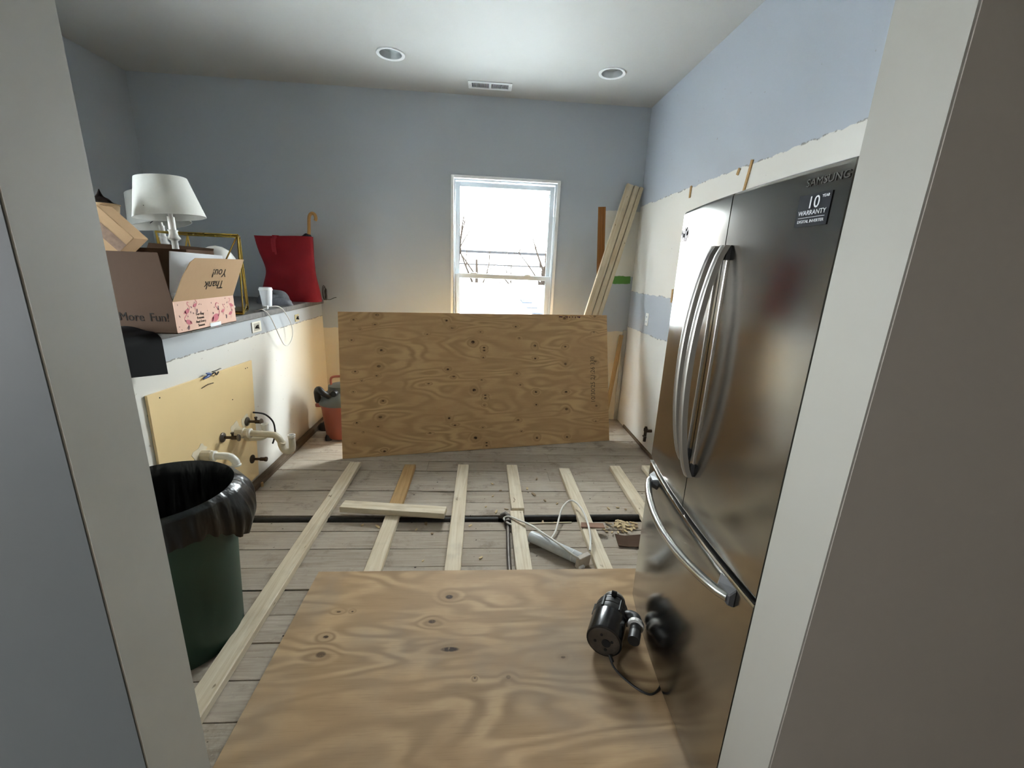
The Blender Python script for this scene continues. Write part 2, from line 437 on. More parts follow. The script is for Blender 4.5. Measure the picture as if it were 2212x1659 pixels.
# ------------------------------------------------------------------ subfloor of separate boards
floor = struct(G().box(-4.0, 3.0, -3.0, YB, -.16, -.14).build('floor', M['void']))
edges = [4.40, 4.245, 4.085, 3.925, 3.763, 3.602, 3.44, 3.285, 3.114, 2.952, 2.797, 2.64, 2.478]
lower = [2.402, 2.309, 2.14, 1.985, 1.823, 1.668, 1.513, 1.345, 1.187, 1.026, .865, .79]
def board(x0, x1, ya, yb, k):
    n = max(4, int((x1-x0)/.12)); g = G(); top = []
    dz = random.uniform(-.0025, .0015)
    for side in (0, 1):
        row = []
        for i in range(n+1):
            x = x0+(x1-x0)*i/n
            e = .0026 + .0022*mnoise.noise((x*3.1, k*7.3, side*5.0))
            if abs(yb-2.797) < .004 and side == 1 and -.5 < x < .0: e += .020*math.exp(-((x+.24)/.14)**2)
            if abs(yb-3.114) < .004 and side == 1 and -.55 < x < -.1: e += .010*math.exp(-((x+.33)/.12)**2)
            if abs(yb-2.64) < .004 and side == 1: e += .006*math.exp(-((x-.3)/.3)**2)
            if abs(ya-1.513) < .004 and side == 0: e += .012*math.exp(-((x+.93)/.05)**2)
            row.append((x, yb-e if side else ya+e, dz+.0015*mnoise.noise((x*1.7, k*3.1, 9))))
        top.append(row)
    b = 0; m = n+1
    g.v = top[0]+top[1]+[(x, y, -.022) for x, y, z in top[0]]+[(x, y, -.022) for x, y, z in top[1]]
    for i in range(n):
        g.f += [(i, i+1, m+i+1, m+i), (2*m+i, 2*m+i+1, i+1, i), (m+i, m+i+1, 3*m+i+1, 3*m+i)]
    g.f += [(0, m, 3*m, 2*m), (n, m+n, 3*m+n, 2*m+n)]
    return g.build('floor_board', M['subfloor'], floor)
pairs = [(edges[i+1], edges[i]) for i in range(len(edges)-1)] + [(lower[i+1], lower[i]) for i in range(len(lower)-1)]
for k, (ya, yb) in enumerate(pairs):
    joints = {8: [.55], 7: [-.42], 6: [.60], 3: [.2], 10: [-.1], 16: [.9]}.get(k, [])
    xs = [XH] + joints + [XR]
    for i in range(len(xs)-1): board(xs[i]+.001, xs[i+1]-.001, ya, yb, k)
for k in range(10): board(XN, XH-.13, .8+k*.36, .8+(k+1)*.36, 60+k)
struct(G().box(-4.0, 3.0, -3.0, .785, -.05, -.004).build('floor_hall', M['subfloor']))
# cast iron pipe lying in the gap between the boards
M['iron'] = plain('black_iron', '#26221f', .6, .3, var=.4, sc=30)
o = G().tube([(-1.56, 2.432, -.012), (-.3, 2.436, -.012), (.13, 2.438, -.012)], .024, 12).build('floor_pipe', M['iron'], smooth=50)
tag(o, 'black iron pipe lying in the floor gap left of the grey conduit', 'pipe')
o = G().tube([(.30, 2.447, -.002), (1.0, 2.455, -.002), (1.5, 2.458, -.002)], .022, 12).build('floor_pipe', M['iron'], smooth=50)
tag(o, 'black iron pipe lying in the floor gap towards the fridge', 'pipe')
th = thing('conduit', 'thin grey conduit running from the floor gap to the plywood', 'conduit', (.178, 2.15, 0))
M['conduit'] = plain('grey_conduit', '#5d5650', .5, .5, var=.2)
G().tube([(.012, .24, .012), (.006, .1, .016), (-.002, -.1, .016), (-.004, -.26, .016)], .0125, 10).build('tube', M['conduit'], th, smooth=50)
G().tube([(.012, .235, .016), (.016, .27, .03), (.0, .29, .034), (-.03, .285, .02)], .019, 10).build('elbow_fitting', M['conduit'], th, smooth=50)
G().lathe([(.026, -.012), (.026, .012)], 12).xf(Matrix.Translation((.012, .22, .02)) @ Matrix.Rotation(PI/2, 4, 'X')).build('locknut', M['conduit'], th, bevel=.002)

# ------------------------------------------------------------------ sleepers on the floor
M['pine'] = m_lumber('pale_pine', '#e0d5c0', '#c2b091')
M['pine2'] = m_lumber('warm_pine', '#c2a171', '#9d7a4c')
def lumber(name, w, t, L, mat, loc, rot, label, cat='board', group=None, bevel=.003):
    o = G().box(-L/2, L/2, -w/2, w/2, 0, t).build(name, mat, None, loc, rot, bevel=bevel)
    return tag(o, label, cat, group)
def sleeper(xc, y0, y1, label, mat='pine', skew=0.0, z=.0015, t=.037, w=.087):
    L = y1-y0
    return lumber('floor_sleeper', w, t, L, M[mat], (xc, (y0+y1)/2, z), (0, 0, PI/2+skew), label, group='sleepers laid across the subfloor')
SL = 'sleepers laid across the subfloor'
sleeper(-.992, .93, 3.185, 'leftmost long pine sleeper running past the green bin')
sleeper(-.546, .82, 2.492, 'pale sleeper under the loose block, second from the bin')
sleeper(-.553, 2.498, 3.148, 'orange toned sleeper just beyond the loose block', 'pine2')
sleeper(-.130, .82, 3.155, 'straight pine sleeper third from the green bin')
sleeper(.252, .82, 2.478, 'pale sleeper beside the grey conduit, near half')
o = sleeper(.264, 2.505, 3.155, 'short pine sleeper piece in line beyond the conduit')
sleeper(.692, .82, 3.104, 'pine sleeper crossed by the looped white cord', skew=.003)
sleeper(1.122, .82, 3.152, 'pine sleeper beside the pile of wood chips')
sleeper(1.40, .82, 3.165, 'pine sleeper nearest the right wall behind the fridge')
lumber('loose_block', .088, .038, .675, M['pine'], (-.545, 2.459, .0395), (0, 0, -.115), 'loose pine offcut lying crosswise over two sleepers', 'offcut')

# ------------------------------------------------------------------ plywood sheets
knots_lean = [(-1.135+.25, .045, .014, .010, .9), (-1.12, .13, .008, .006, .8), (-1.1, .30, .009, .007, .9), (-1.05, .22, .007, .005, .7),
    (-.91, .34, .020, .013, .7), (-.93, .26, .011, .006, .8), (-.33, .30, .014, .010, .95), (-.28, .235, .015, .008, .8),
    (-.10, .11, .019, .016, 1), (.0, .035, .012, .008, .9), (-.01, .40, .009, .007, .9), (.0, .06, .014, .008, .9), (-.03, .20, .010, .006, .7),
    (.30, .25, .012, .008, .9), (.33, .145, .009, .006, .8), (.48, .075, .015, .012, .95), (.48, .385, .011, .009, .9),
    (.78, .065, .015, .010, .95), (.78, .33, .019, .015, .7), (1.09, .35, .016, .012, .6), (1.08, .20, .013, .010, .5), (-.5, .18, .011, .005, .8)]
M['ply'] = m_plywood('plywood_leaning', knots_lean, .43, '#cdaa7c', '#b8946a', '#7f5f3a')
M['plyedge'] = m_lumber('plywood_edge', '#c2a173', '#a3835a', spots=False)
A, B = Vector((-1.135, 3.311, 0)), Vector((1.261, 3.774, 0))
TA, TB = Vector((-1.21, 3.632, 1.175)), Vector((1.23, 4.053, 1.187))
mid = (A+B)/2; tmid = (TA+TB)/2
ex = (B-A).normalized(); ey = (tmid-mid); ey = (ey - ex*ey.dot(ex)).normalized(); ez = ex.cross(ey)
sheet = thing('plywood_sheet', 'large plywood sheet standing on edge in front of the window', 'plywood')
mm = Matrix((ex, ey, ez)).transposed().to_4x4(); mm.translation = mid + Vector((0, 0, .003)) - ez*0
sheet.matrix_world = mm
G().box(-1.22, 1.22, 0, 1.22, -.004, 0).build('face_veneer', M['ply'], sheet, bevel=.0008)
G().box(-1.219, 1.219, .001, 1.219, -.018, -.0042).build('core', M['plyedge'], sheet)
M['ink'] = plain('grey_ink', '#5b4a35', .8); M['ink_red'] = plain('dark_red_ink', '#4a1428', .8)
text('date_stamp', '10/30/25 21:26 330', .062, M['ink'], sheet, (1.06, .60, .0003), (0, 0, PI/2), sx=.92)
g = G()
for i, (x, wd, h) in enumerate(((.735, .018, .010), (.742, .035, .008), (.80, .030, .006), (.805, .008, .016), (.83, .008, .016), (.862, .010, .008), (.89, .008, .018), (.92, .030, .006), (.93, .012, .016), (.925, .034, .005))):
    G().box(x-wd/2, x+wd/2, 1.205-h - (i % 2)*.003, 1.205 - (i % 2)*.001, 0, .0004+i*.00002).build('stamp_mark', M['ink_red'], sheet)

knots_floor = [(-.13, 1.70, .022, .016, 1), (-.195, 1.555, .020, .013, .9), (-.105, 1.41, .045, .014, 1), (-.62, 1.40, .024, .018, .7), (-.63, 1.485, .014, .009, .95),
    (-.62, 1.62, .012, .006, .8), (-.56, 1.62, .006, .005, .9), (.13, 1.28, .012, .010, .5), (.36, 1.36, .012, .007, .6), (.0, 1.28, .005, .005, .9)]
M['ply2'] = m_plywood('plywood_floor', [(a, b-1.3, c, d, e) for a, b, c, d, e in knots_floor], 0, '#c6a982', '#ad8e69', '#77593a', 13.0, .55)
fs = thing('plywood_sheet', 'plywood sheet lying flat on the sleepers in the foreground', 'plywood', (0, 1.3, .0395))
G().box(-.805, 1.50, -.505, .586, .0128, .0165).build('face_veneer', M['ply2'], fs, bevel=.0008)
G().box(-.804, 1.499, -.505, .585, 0, .0127).build('core', M['plyedge'], fs)
PZ = .056

# ------------------------------------------------------------------ window
win = bpy.data.objects.new('window_1', None); COL.objects.link(win); win.location = (.2, YB, WZ0); struct(win)
win['label'] = 'white double hung window above the standing plywood sheet'
def wb(name, boxes, mat=None, parent=None, bevel=.003):
    g = G()
    for b in boxes: g.box(b[0]-.2, b[1]-.2, b[2], b[3], b[4]-WZ0, b[5]-WZ0)
    return g.build(name, mat or M['vinyl'], parent or win, bevel=bevel)
def frame4(x0, x1, z0, z1, t, y0, y1, tb=None):
    tb = tb or t
    return [(x0, x0+t, y0, y1, z0, z1), (x1-t, x1, y0, y1, z0, z1), (x0+t, x1-t, y0, y1, z1-t, z1), (x0+t, x1-t, y0, y1, z0, z0+tb)]
wb('casing', frame4(WX0-.008, WX1+.008, WZ0-.008, WZ1+.008, .026, -.012, .012), plain('casing_white', '#f5f6f6', .4, var=.01))
wb('window_frame', frame4(WX0, WX1, WZ0, WZ1, .018, .012, .17))
wb('stop', frame4(WX0+.018, WX1-.018, WZ0+.018, WZ1-.018, .014, .03, .055, .02))
s1 = wb('upper_sash', frame4(WX0+.030, WX1-.030, 1.478, WZ1-.030, .042, .095, .125, .036))
wb('pane', [(WX0+.07, WX1-.07, .108, .112, 1.51, WZ1-.07)], M['glass'], s1, 0).location = (0, 0, 0)
s2 = wb('lower_sash', frame4(WX0+.030, WX1-.030, WZ0+.020, 1.518, .044, .060, .090, .06))
wb('pane', [(WX0+.07, WX1-.07, .073, .077, WZ0+.075, 1.478)], M['glass'], s2, 0)
for x in (-.10, .45): wb('sash_lock', [(x-.035, x+.035, .052, .075, 1.518, 1.534)], None, s2, .006)
wb('track', [(WX0+.018, WX0+.034, .06, .15, WZ0, 2.1), (WX1-.034, WX1-.018, .06, .15, WZ0, 2.1)])
# nook window out of the frame
win2 = bpy.data.objects.new('window_2', None); COL.objects.link(win2); win2.location = (XN, 1.625, NW[2]); struct(win2)
win2['label'] = 'side window of the nook beyond the half wall'
g = G(); a, b, z0, z1 = -.475, .475, 0, 1.1
for bx in ((a, a+.06, z0, z1), (b-.06, b, z0, z1), (a, b, z0, z0+.06), (a, b, z1-.06, z1), (a, b, .53, .57)): g.box(-.12, -.07, *bx)
g.build('window_frame', M['white'], win2)
G().box(-.098, -.094, a+.06, b-.06, z0+.06, z1-.06).build('pane', M['glass'], win2)

# ------------------------------------------------------------------ ceiling fittings
M['chrome_dull'] = m_metal('lamp_reflector', '#d9dada', .42, (1, 1, 1), .05)
for i, (cx, cy, r) in enumerate(LAMPS):
    t = thing('recessed_lamp', ('recessed ceiling lamp above the lampshade side of the room' if i == 0 else 'recessed ceiling lamp above the right wall corner'), 'ceiling lamp', (cx, cy, H), group='recessed ceiling lamps')
    G().lathe([(r-.004, .0), (r-.004, -.004), (r+.018, -.007), (r+.020, -.001), (r+.020, 0), (r-.002, .002)], 40, cap0=False, cap1=False).build('trim_ring', M['white'], t, smooth=40)
    G().lathe([(r-.003, -.002), (r-.010, .05), (r-.022, .10), (.045, .13), (.0, .132)], 40, cap0=False, cap1=False).build('reflector', M['chrome_dull'], t, smooth=60)
    G().lathe([(.028, .126), (.052, .075), (.058, .045), (.050, .03), (.0, .026)], 28, cap0=False, cap1=False).build('bulb', M['glass'] if i == 0 else plain('frosted_bulb', '#8b8b88', .3), t, smooth=60)
t = thing('ceiling_vent', 'white slotted air vent in the ceiling near the back wall', 'vent', (.022, 4.158, H))
M['dark'] = plain('dark_hollow', '#1a1a1a', .9)
g = G()
for b in ((-.185, .185, -.075, -.048), (-.185, .185, .048, .075), (-.185, -.155, -.048, .048), (.155, .185, -.048, .048), (-.012, .012, -.048, .048)): g.box(b[0], b[1], b[2], b[3], -.008, 0)
g.build('frame', M['white'], t, bevel=.002)
G().box(-.16, .16, -.05, .05, -.0012, -.0004).build('duct_shadow', M['dark'], t)
for x0, x1 in ((-.152, -.016), (.016, .152)):
    g = G(); n = 13
    for k in range(n):
        x = x0+(x1-x0)*(k+.5)/n; g.hexa([(x-.001, -.048, -.007), (x+.001, -.048, -.007), (x+.001, .048, -.007), (x-.001, .048, -.007), (x+.002, -.048, -.0015), (x+.0035, -.048, -.0015), (x+.0035, .048, -.0015), (x+.002, .048, -.0015)])
    o = g.build('louver_fins', M['white'], t); o['kind'] = 'stuff'
for x in (-.17, .17): G().lathe([(.004, -.0095), (.005, -.008)], 10).build('screw', M['chrome_dull'], t, (x, 0, 0))

# ------------------------------------------------------------------ refrigerator
FR = thing('refrigerator', 'stainless steel french door refrigerator with bottom freezer drawer', 'refrigerator', (.69, 1.235, PZ), (0, 0, math.atan2(.9976, .0695)))
M['steel'] = m_metal('brushed_stainless', '#a8a5a0', .135, (220, 220, 1), .07)
M['steel_bar'] = m_metal('handle_steel', '#a09d99', .36, (1, 1, 1), .06)
M['steel_grip'] = m_metal('drawer_handle_steel', '#c4c3c0', .20, (1, 1, 1), .06)
M['case'] = plain('fridge_case_grey', '#4a4a4c', .45, .3)
M['gasket'] = plain('gasket_grey', '#2b2b2c', .8)
HW, SAG = .41, .0235
prof = lambda u: -SAG*(u/HW)**2
def door(name, u0, u1, z0, z1, mat, d=.055, r=.007):
    g = G(); n = 14; rings = []
    us = [u0+(u1-u0)*i/n for i in range(n+1)]
    # front outline with rounded vertical and horizontal edges, as nested rings of the closed box
    def ring(z, ins):
        pts = []
        for u in us:
            uu = min(max(u, u0+ins), u1-ins); pts.append((uu, prof(uu)-ins, z))
        pts.append((u1-ins*0, prof(u1)-r-.002, z)); pts.append((u1, -d-SAG*.6, z)); pts.append((u0, -d-SAG*.6, z)); pts.append((u0, prof(u0)-r-.002, z))
        return pts
    rr = [ring(z0, r), ring(z0+r*.3, r*.45), ring(z0+r, r*.12), ring(z0+r*1.5, 0)]
    N = 10
    rr += [ring(z0+r*1.5+(z1-z0-3*r)*k/N, 0) for k in range(1, N)]
    rr += [ring(z1-r*1.5, 0), ring(z1-r, r*.12), ring(z1-r*.3, r*.45), ring(z1, r)]
    g.rings([list(reversed(q)) for q in rr])
    return g.build(name, mat, FR, smooth=35)
ZT, ZG = 1.813-PZ, .82-PZ
d1 = door('door', -HW, -.0025, ZG, ZT, M['steel']); d2 = door('door', .0025, HW, ZG, ZT, M['steel'])
dr = door('freezer_drawer', -HW, HW, .045, ZG-.016, M['steel'])
G().box(-.39, .385, -.62, -.075, .05, ZT-.01).build('body', M['case'], FR, bevel=.004)
G().box(-.385, .38, -.085, -.062, .05, ZT-.012).build('door_gasket', M['gasket'], FR)
G().box(-.37, .37, -.30, -.05, .008, .046).build('kick_plate', M['dark'], FR)
for u in (-.33, .33):
    for y in (-.12, -.56): G().lathe([(.018, 0), (.018, .012), (.010, .012), (.010, .05)], 12).build('foot', M['gasket'], FR, (u, y, 0), smooth=40)
def vhandle(par, u, z0, z1, out, wd=.026):
    """flat bow handle: straight back plate against the door, curved bar in front"""
    n = 26; g = G(); rings = []
    for i in range(n+1):
        t_ = i/n; z = z0+(z1-z0)*t_; bow = out*(1-(2*t_-1)**2)**.75 if 0 < t_ < 1 else 0
        y0 = prof(u)+.004+bow; y1 = y0+.020
        s_ = -1 if u < 0 else 1
        rings.append([(u-wd/2, y0, z), (u+wd/2, y0, z), (u+wd/2, y1-.004, z), (u+wd/4, y1, z), (u-wd/4, y1, z), (u-wd/2, y1-.004, z)])
    g.rings(rings); h = g.build('door_handle', M['steel_bar'], par, smooth=40)
    for zz in (z0+.02, z1-.02): G().box(u-wd/2+.003, u+wd/2-.003, prof(u)-.002, prof(u)+.012, zz-.02, zz+.02).build('handle_mount', M['gasket'], h, bevel=.002)
    G().box(u-.004, u+.004, prof(u)-.001, prof(u)+.005, z0+.03, z1-.03).build('handle_inlay', M['steel_grip'], h, bevel=.001)
vhandle(d1, -.030, .96-PZ, 1.672-PZ, .052); vhandle(d2, .030, .99-PZ, 1.672-PZ, .052)
n = 30; pts = []
for i in range(n+1):
    t_ = i/n; u = -.335+.66*t_
    pts.append((u, prof(u)+.012+.050*math.sin(PI*t_)**.6, .762-PZ-.018*math.sin(PI*t_)))
h = G().tube(pts, .0135, 14).build('drawer_handle', M['steel_grip'], dr, smooth=50)
for u, k in ((-.335, 1), (.325, -1)):
    G().hexa([(u-.012, prof(u)-.002, .735-PZ), (u+.012+k*.06, prof(u)-.002, .742-PZ), (u+.012+k*.03, prof(u)+.022, .745-PZ), (u-.012, prof(u)+.018, .745-PZ),
              (u-.012, prof(u)-.002, .795-PZ), (u+.012+k*.06, prof(u)-.002, .795-PZ), (u+.012+k*.03, prof(u)+.022, .775-PZ), (u-.012, prof(u)+.018, .775-PZ)] if k > 0 else
             [(u-.012+k*.06, prof(u)-.002, .742-PZ), (u+.012, prof(u)-.002, .735-PZ), (u+.012, prof(u)+.018, .745-PZ), (u-.012+k*.03, prof(u)+.022, .745-PZ),
              (u-.012+k*.06, prof(u)-.002, .795-PZ), (u+.012, prof(u)-.002, .795-PZ), (u+.012, prof(u)+.018, .775-PZ), (u-.012+k*.03, prof(u)+.022, .775-PZ)]).build('handle_mount', M['case'], h, bevel=.003)
g = G(); rings = []
for i in range(25):
    u = -HW+.004+(2*HW-.008)*i/24; p = prof(u); rings.append([(u, p-.018, ZG-.0145), (u, p-.001, ZG-.0145), (u, p+.0035, ZG-.010), (u, p-.018, ZG-.009)])
g.rings(rings).build('drawer_trim', M['steel_grip'], dr, smooth=40)
# warranty sticker and the maker's name pressed in the door; text reads from the room side
M['sticker'] = plain('sticker_black', '#10131a', .35, var=.02); M['print'] = plain('sticker_print', '#c9ccd0', .5, var=.01); M['emboss'] = plain('embossed_name', '#6e6c69', .35, .8)
def on_door(u, z): return (u, prof(u)+.0012, z-PZ)
RF = (PI/2, 0, PI)          # faces +y of the fridge, upright
su, sz = -.330, 1.728
slope = math.atan(2*SAG*su/HW/HW)
RS = (PI/2, 0, PI + math.atan(-2*SAG*su/HW/HW))
st = G().box(-.044, .044, -.032, .032, 0, .0006).build('warranty_sticker', M['sticker'], d1, on_door(su, sz), RS)
text('sticker_print', '10', .034, M['print'], st, (0, .014, .001), (0, 0, 0))
text('sticker_print', 'YEAR', .008, M['print'], st, (.030, .024, .001), (0, 0, 0))
text('sticker_print', 'WARRANTY', .0135, M['print'], st, (0, -.005, .001), (0, 0, 0))
text('sticker_print', 'DIGITAL INVERTER', .0085, M['print'], st, (0, -.022, .001), (0, 0, 0))
G().box(-.036, .036, -.0145, -.0137, .0006, .001).build('sticker_rule', M['print'], st)
text('maker_name', 'SAMSUNG', .021, M['emboss'], d1, on_door(-.352, 1.783), RS, sx=1.15)
# cat magnets on the left door
M['blackmag'] = plain('black_magnet', '#0e0e0e', .6)
cat = [(-.018, -.02), (-.012, -.004), (-.020, .004), (-.018, .016), (-.010, .012), (-.006, .004), (.006, .004), (.012, .010), (.012, .022), (.016, .022), (.016, .006), (.012, -.004), (.016, -.02), (.011, -.02), (.006, -.006), (-.004, -.006), (-.010, -.02)]
for i, (u, z, s_) in enumerate(((.345, 1.735, 1.0), (.385, 1.73, .8))):
    sl = PI - math.atan(2*SAG*u/HW/HW)
    o = G().prism([(x*s_*.9, y*s_*1.5) for x, y in cat], 0, .002).build('cat_magnet', M['blackmag'], None)
    o.matrix_world = Matrix.Translation(FR.location) @ Matrix.Rotation(FR.rotation_euler.z, 4, 'Z') @ Matrix.Translation((u, prof(u)+.0012, z-PZ)) @ Matrix.Rotation(sl, 4, 'Z') @ Matrix.Rotation(PI/2, 4, 'X')
    tag(o, 'larger black cat shaped magnet on the left fridge door' if i == 0 else 'smaller black cat shaped magnet at the left door edge', 'magnet', 'cat magnets on the fridge')

# ------------------------------------------------------------------ waste disposer on the plywood
M['black_gloss'] = plain('black_enamel', '#15171a', .22, var=.05); M['blackp'] = plain('black_plastic', '#131313', .45)
M['grey_base'] = plain('dusty_base', '#4d453d', .6, .2, var=.3, sc=40)
R = .074
gd = thing('garbage_disposal', 'black garbage disposal unit lying on its side by the fridge', 'disposer', (.522, 1.36, PZ+R), (0, 0, -.47))
LY = Matrix.Rotation(-PI/2, 4, 'X')         # local z of the lathe becomes local +y
def ax(prof_, n=36, **k): return G().lathe(prof_, n, **k).xf(LY)
ax([(.066, .0), (.072, .003), (R, .010), (R, .118), (.071, .122)]).build('motor_housing', M['black_gloss'], gd, smooth=35)
bp = ax([(.0, -.001), (.05, -.002), (.064, -.001), (.066, .001)], cap0=False, cap1=False).build('base_plate', M['grey_base'], gd, smooth=50)
for a in (.4, 1.9, 3.3, 5.0): ax([(.006, -.004), (.006, 0)], 10).build('screw', M['dark'], bp, (.035*math.cos(a), 0, .035*math.sin(a)))
ax([(.018, -.006), (.018, 0)], 16).build('reset_cap', M['dark'], bp, (.01, 0, .0))
ax([(.071, .120), (R-.001, .124), (.073, .150), (.070, .153), (.073, .156), (.071, .182), (.062, .190)]).build('grind_chamber', M['blackp'], gd, smooth=35)
for k in range(6):
    a = k*PI/3+PI/6; G().box(-.006, .006, .122, .186, .068, .078).xf(Matrix.Rotation(a, 4, 'Y')).build('rib', M['blackp'], gd, bevel=.002)
mr = ax([(.060, .188), (.066, .190), (.066, .200), (.046, .202), (.046, .222), (.052, .224), (.052, .234), (.040, .238)]).build('mounting_ring', M['blackp'], gd, smooth=35)
for k in range(3):
    a = k*2*PI/3; G().box(-.012, .012, .192, .202, .055, .092).xf(Matrix.Rotation(a, 4, 'Y')).build('lug', M['blackp'], mr, bevel=.003)
ax([(.046, .236), (.050, .240), (.047, .252), (.030, .256), (.028, .243)], cap1=False).build('sink_flange', M['steel_bar'], gd, smooth=40)
G().tube(smoothpath([(.055, .150, .02), (.085, .150, .032), (.104, .140, .036), (.110, .115, .034), (.112, .07, .030)], 6), [.024]*7+[.023]*17+[.021], 16).build('discharge_elbow', M['blackp'], gd, smooth=50)
ax([(.034, 0), (.034, .016), (.026, .02)], 14, ).build('elbow_nut', plain('white_nylon', '#dcdcd8', .4), gd, (.110, .098, .034), bevel=.001)
ax([(.024, -.045), (.024, 0)], 18).build('tail_boot', M['blackp'], gd, (.112, .07, .030), smooth=40)
crd = thing('disposal_cord', 'thin black power cord trailing from the disposal to the fridge', 'cord', (.537, 1.345, PZ))
G().tube(smoothpath([(.005, -.005, .03), (.02, -.05, .007), (.07, -.12, .0045), (.12, -.155, .0045), (.165, -.135, .0045), (.20, -.09, .0045), (.245, -.06, .0045)], 8), .0042, 8).build('cable', M['blackp'], crd, smooth=60)
G().tube([(.008, -.008, .03), (.014, -.03, .018)], .0075, 8).build('strain_relief', M['blackp'], crd, smooth=60)

# ------------------------------------------------------------------ waste bin with liner
M['green'] = plain('green_plastic', '#1f3b2f', .5, var=.15, sc=5); M['liner'] = m_liner()
BX, BY, BR, BZ = -1.243, 1.557, .262, .70
tb = thing('waste_bin', 'dark green round waste bin lined with a black bag', 'bin', (BX, BY, .001))
G().lathe([(.0, 0), (.205, 0), (.213, .008), (.228, .30), (.250, .66), (.256, .66), (.262, .672), (.262, .694), (.252, .694), (.248, .66), (.222, .30), (.206, .02), (0, .015)], 56, cap0=False, cap1=False).build('body', M['green'], tb, smooth=40)
def linerpt(u, v):
    a = 2*PI*u
    # v: 0 = hem of the skirt outside, .45 = lip over the rim, 1 = down inside
    wr = .5*mnoise.noise((math.cos(a)*3.2, math.sin(a)*3.2, v*2.0)) + .35*mnoise.noise((math.cos(a)*9, math.sin(a)*9, v*3.1))
    fold = .005*math.sin(a*23+3*math.sin(a*3))*mnoise.noise((math.cos(a)*2, math.sin(a)*2, 7)) + .008*mnoise.noise((math.cos(a)*16, math.sin(a)*16, v*1.5))
    drop = .13 + .035*mnoise.noise((math.cos(a)*8, math.sin(a)*8, 5)) + .06*mnoise.noise((math.cos(a)*1.5+4, math.sin(a)*1.5, 1)) + .05*math.exp(-((math.cos(a-.25)-1)/.05)**2)
    flare = .006 + .05*math.exp(-((1-math.cos(a-.35))/.10)**2)
    if v < .45:
        k = v/.45; r = BR + .008 + flare*math.sin(PI*(.22+.78*k))*.9 + (wr*.016 + fold)*(1-k*.7); z = BZ - drop*(1-k) + wr*.004
    else:
        k = (v-.45)/.55; r = BR - .022 - .06*k**1.3 + wr*(.004+.034*k); z = BZ + .004 - .42*k + .01*math.sin(k*PI)
        if k < .05: r = BR - .010; z = BZ+.006
    return (r*math.cos(a), r*math.sin(a), z)
G().grid(linerpt, 200, 40).build('liner', M['liner'], tb, smooth=70)

# ------------------------------------------------------------------ half wall: plate, panel, plumbing, outlets
M['oldwood'] = m_lumber('old_dark_wood', '#6b5a48', '#42362a', '#221a13', .85)
struct(G().box(-1.4, 1.4, -.022, .022, 0, .052).build('trim_4', M['oldwood'], None, (-1.582, 2.94, .001), (0, 0, PI/2), bevel=.004))
struct(G().box(-1.55, 1.55, -.008, .008, 0, .03).build('trim_5', M['oldwood'], None, (1.524, 2.6, .001), (0, 0, PI/2), bevel=.002))
struct(G().box(-.02, .02, -.012, .012, 0, 1.0).build('trim_6', M['jamb'], None, (1.508, YB-.014, .001), bevel=.002))
M['tan'] = plain('tan_hardboard', '#ebd09d', .4, var=.04, sc=3, bump=.05)
o = thing('backing_panel', 'tan hardboard panel fixed to the half wall behind the pipes', 'panel', (XH+.002, 2.5, .07))
G().hexa([(0, -.47, 0), (.012, -.47, 0), (.012, .40, 0), (0, .40, 0), (0, -.456, .857), (.012, -.456, .857), (.012, .49, .828), (0, .49, .828)]).build('board', M['tan'], o, bevel=.002)
M['chip'] = plain('bare_plaster', '#e6d9c0', .9, var=.1, sc=30)
for (yy, zz, r) in ((2.826, .505, .060), (2.70, .50, .058), (2.345, .48, .075)):
    g = G(); pts = []
    for k in range(22):
        a = 2*PI*k/22; rr = r*(.72+.42*mnoise.noise((math.cos(a)*2+zz*9, math.sin(a)*2, yy)))
        pts.append((rr*math.cos(a)*1.1, rr*math.sin(a)))
    g.prism(pts, 0, .0012).xf(Matrix.Rotation(PI/2, 4, 'Z') @ Matrix.Rotation(PI/2, 4, 'X'))
    g.build('plaster_patch', M['chip'], o, (.0122, yy-2.5, zz-.07+.01))
for (yy, zz) in ((2.12, .895), (2.90, .86), (2.925, .86), (2.71, .70)): G().lathe([(.004, 0), (.004, .002)], 8).xf(Matrix.Rotation(PI/2, 4, 'Y')).build('nail_hole', M['dark'], o, (.011, yy-2.5, zz-.07))
M['pvc'] = plain('aged_pvc', '#d2c8b2', .4, var=.1, sc=20); M['pvcw'] = plain('white_pvc', '#e6e4dd', .35, var=.04)
M['brass'] = plain('tarnished_brass', '#4a3e33', .42, .75, var=.3, sc=40); M['escut'] = plain('dull_chrome', '#77706a', .3, .85, var=.2, sc=20)
XAX = Matrix.Rotation(PI/2, 4, 'Y')
def xl(prof_, n=24, **k): return G().lathe(prof_, n, **k).xf(XAX)     # lathe along +x
WX = XH+.0145
pt = thing('sink_trap', 'aged white drain pipe ending in an upturned U trap', 'pipe', (WX, 2.70, .474))
xl([(.036, 0), (.036, .05), (.030, .055), (.030, .075)], 10).build('coupling', M['pvc'], pt, bevel=.001)
xl([(.027, .072), (.031, .078), (.031, .092), (.024, .096)], 20).build('slip_nut', M['pvcw'], pt, smooth=40)
G().tube(smoothpath([(.08, 0, 0), (.20, 0, -.008), (.245, .0, -.016), (.272, 0, -.05), (.278, 0, -.085), (.292, 0, -.118), (.318, 0, -.128), (.342, 0, -.112), (.348, 0, -.075), (.348, 0, -.03)], 6), .021, 18).build('trap_bend', M['pvc'], pt, smooth=60)
G().lathe([(.024, -.012), (.024, .004), (.019, .005), (.018, -.012)], 24, cap0=False, cap1=False).build('rim', M['pvcw'], pt, (.348, 0, -.012), smooth=40)
G().lathe([(.024, 0), (.024, .022)], 18).xf(Matrix.Rotation(.5, 4, 'Y')).build('joint_nut', M['pvc'], pt, (.276, 0, -.078), smooth=40)
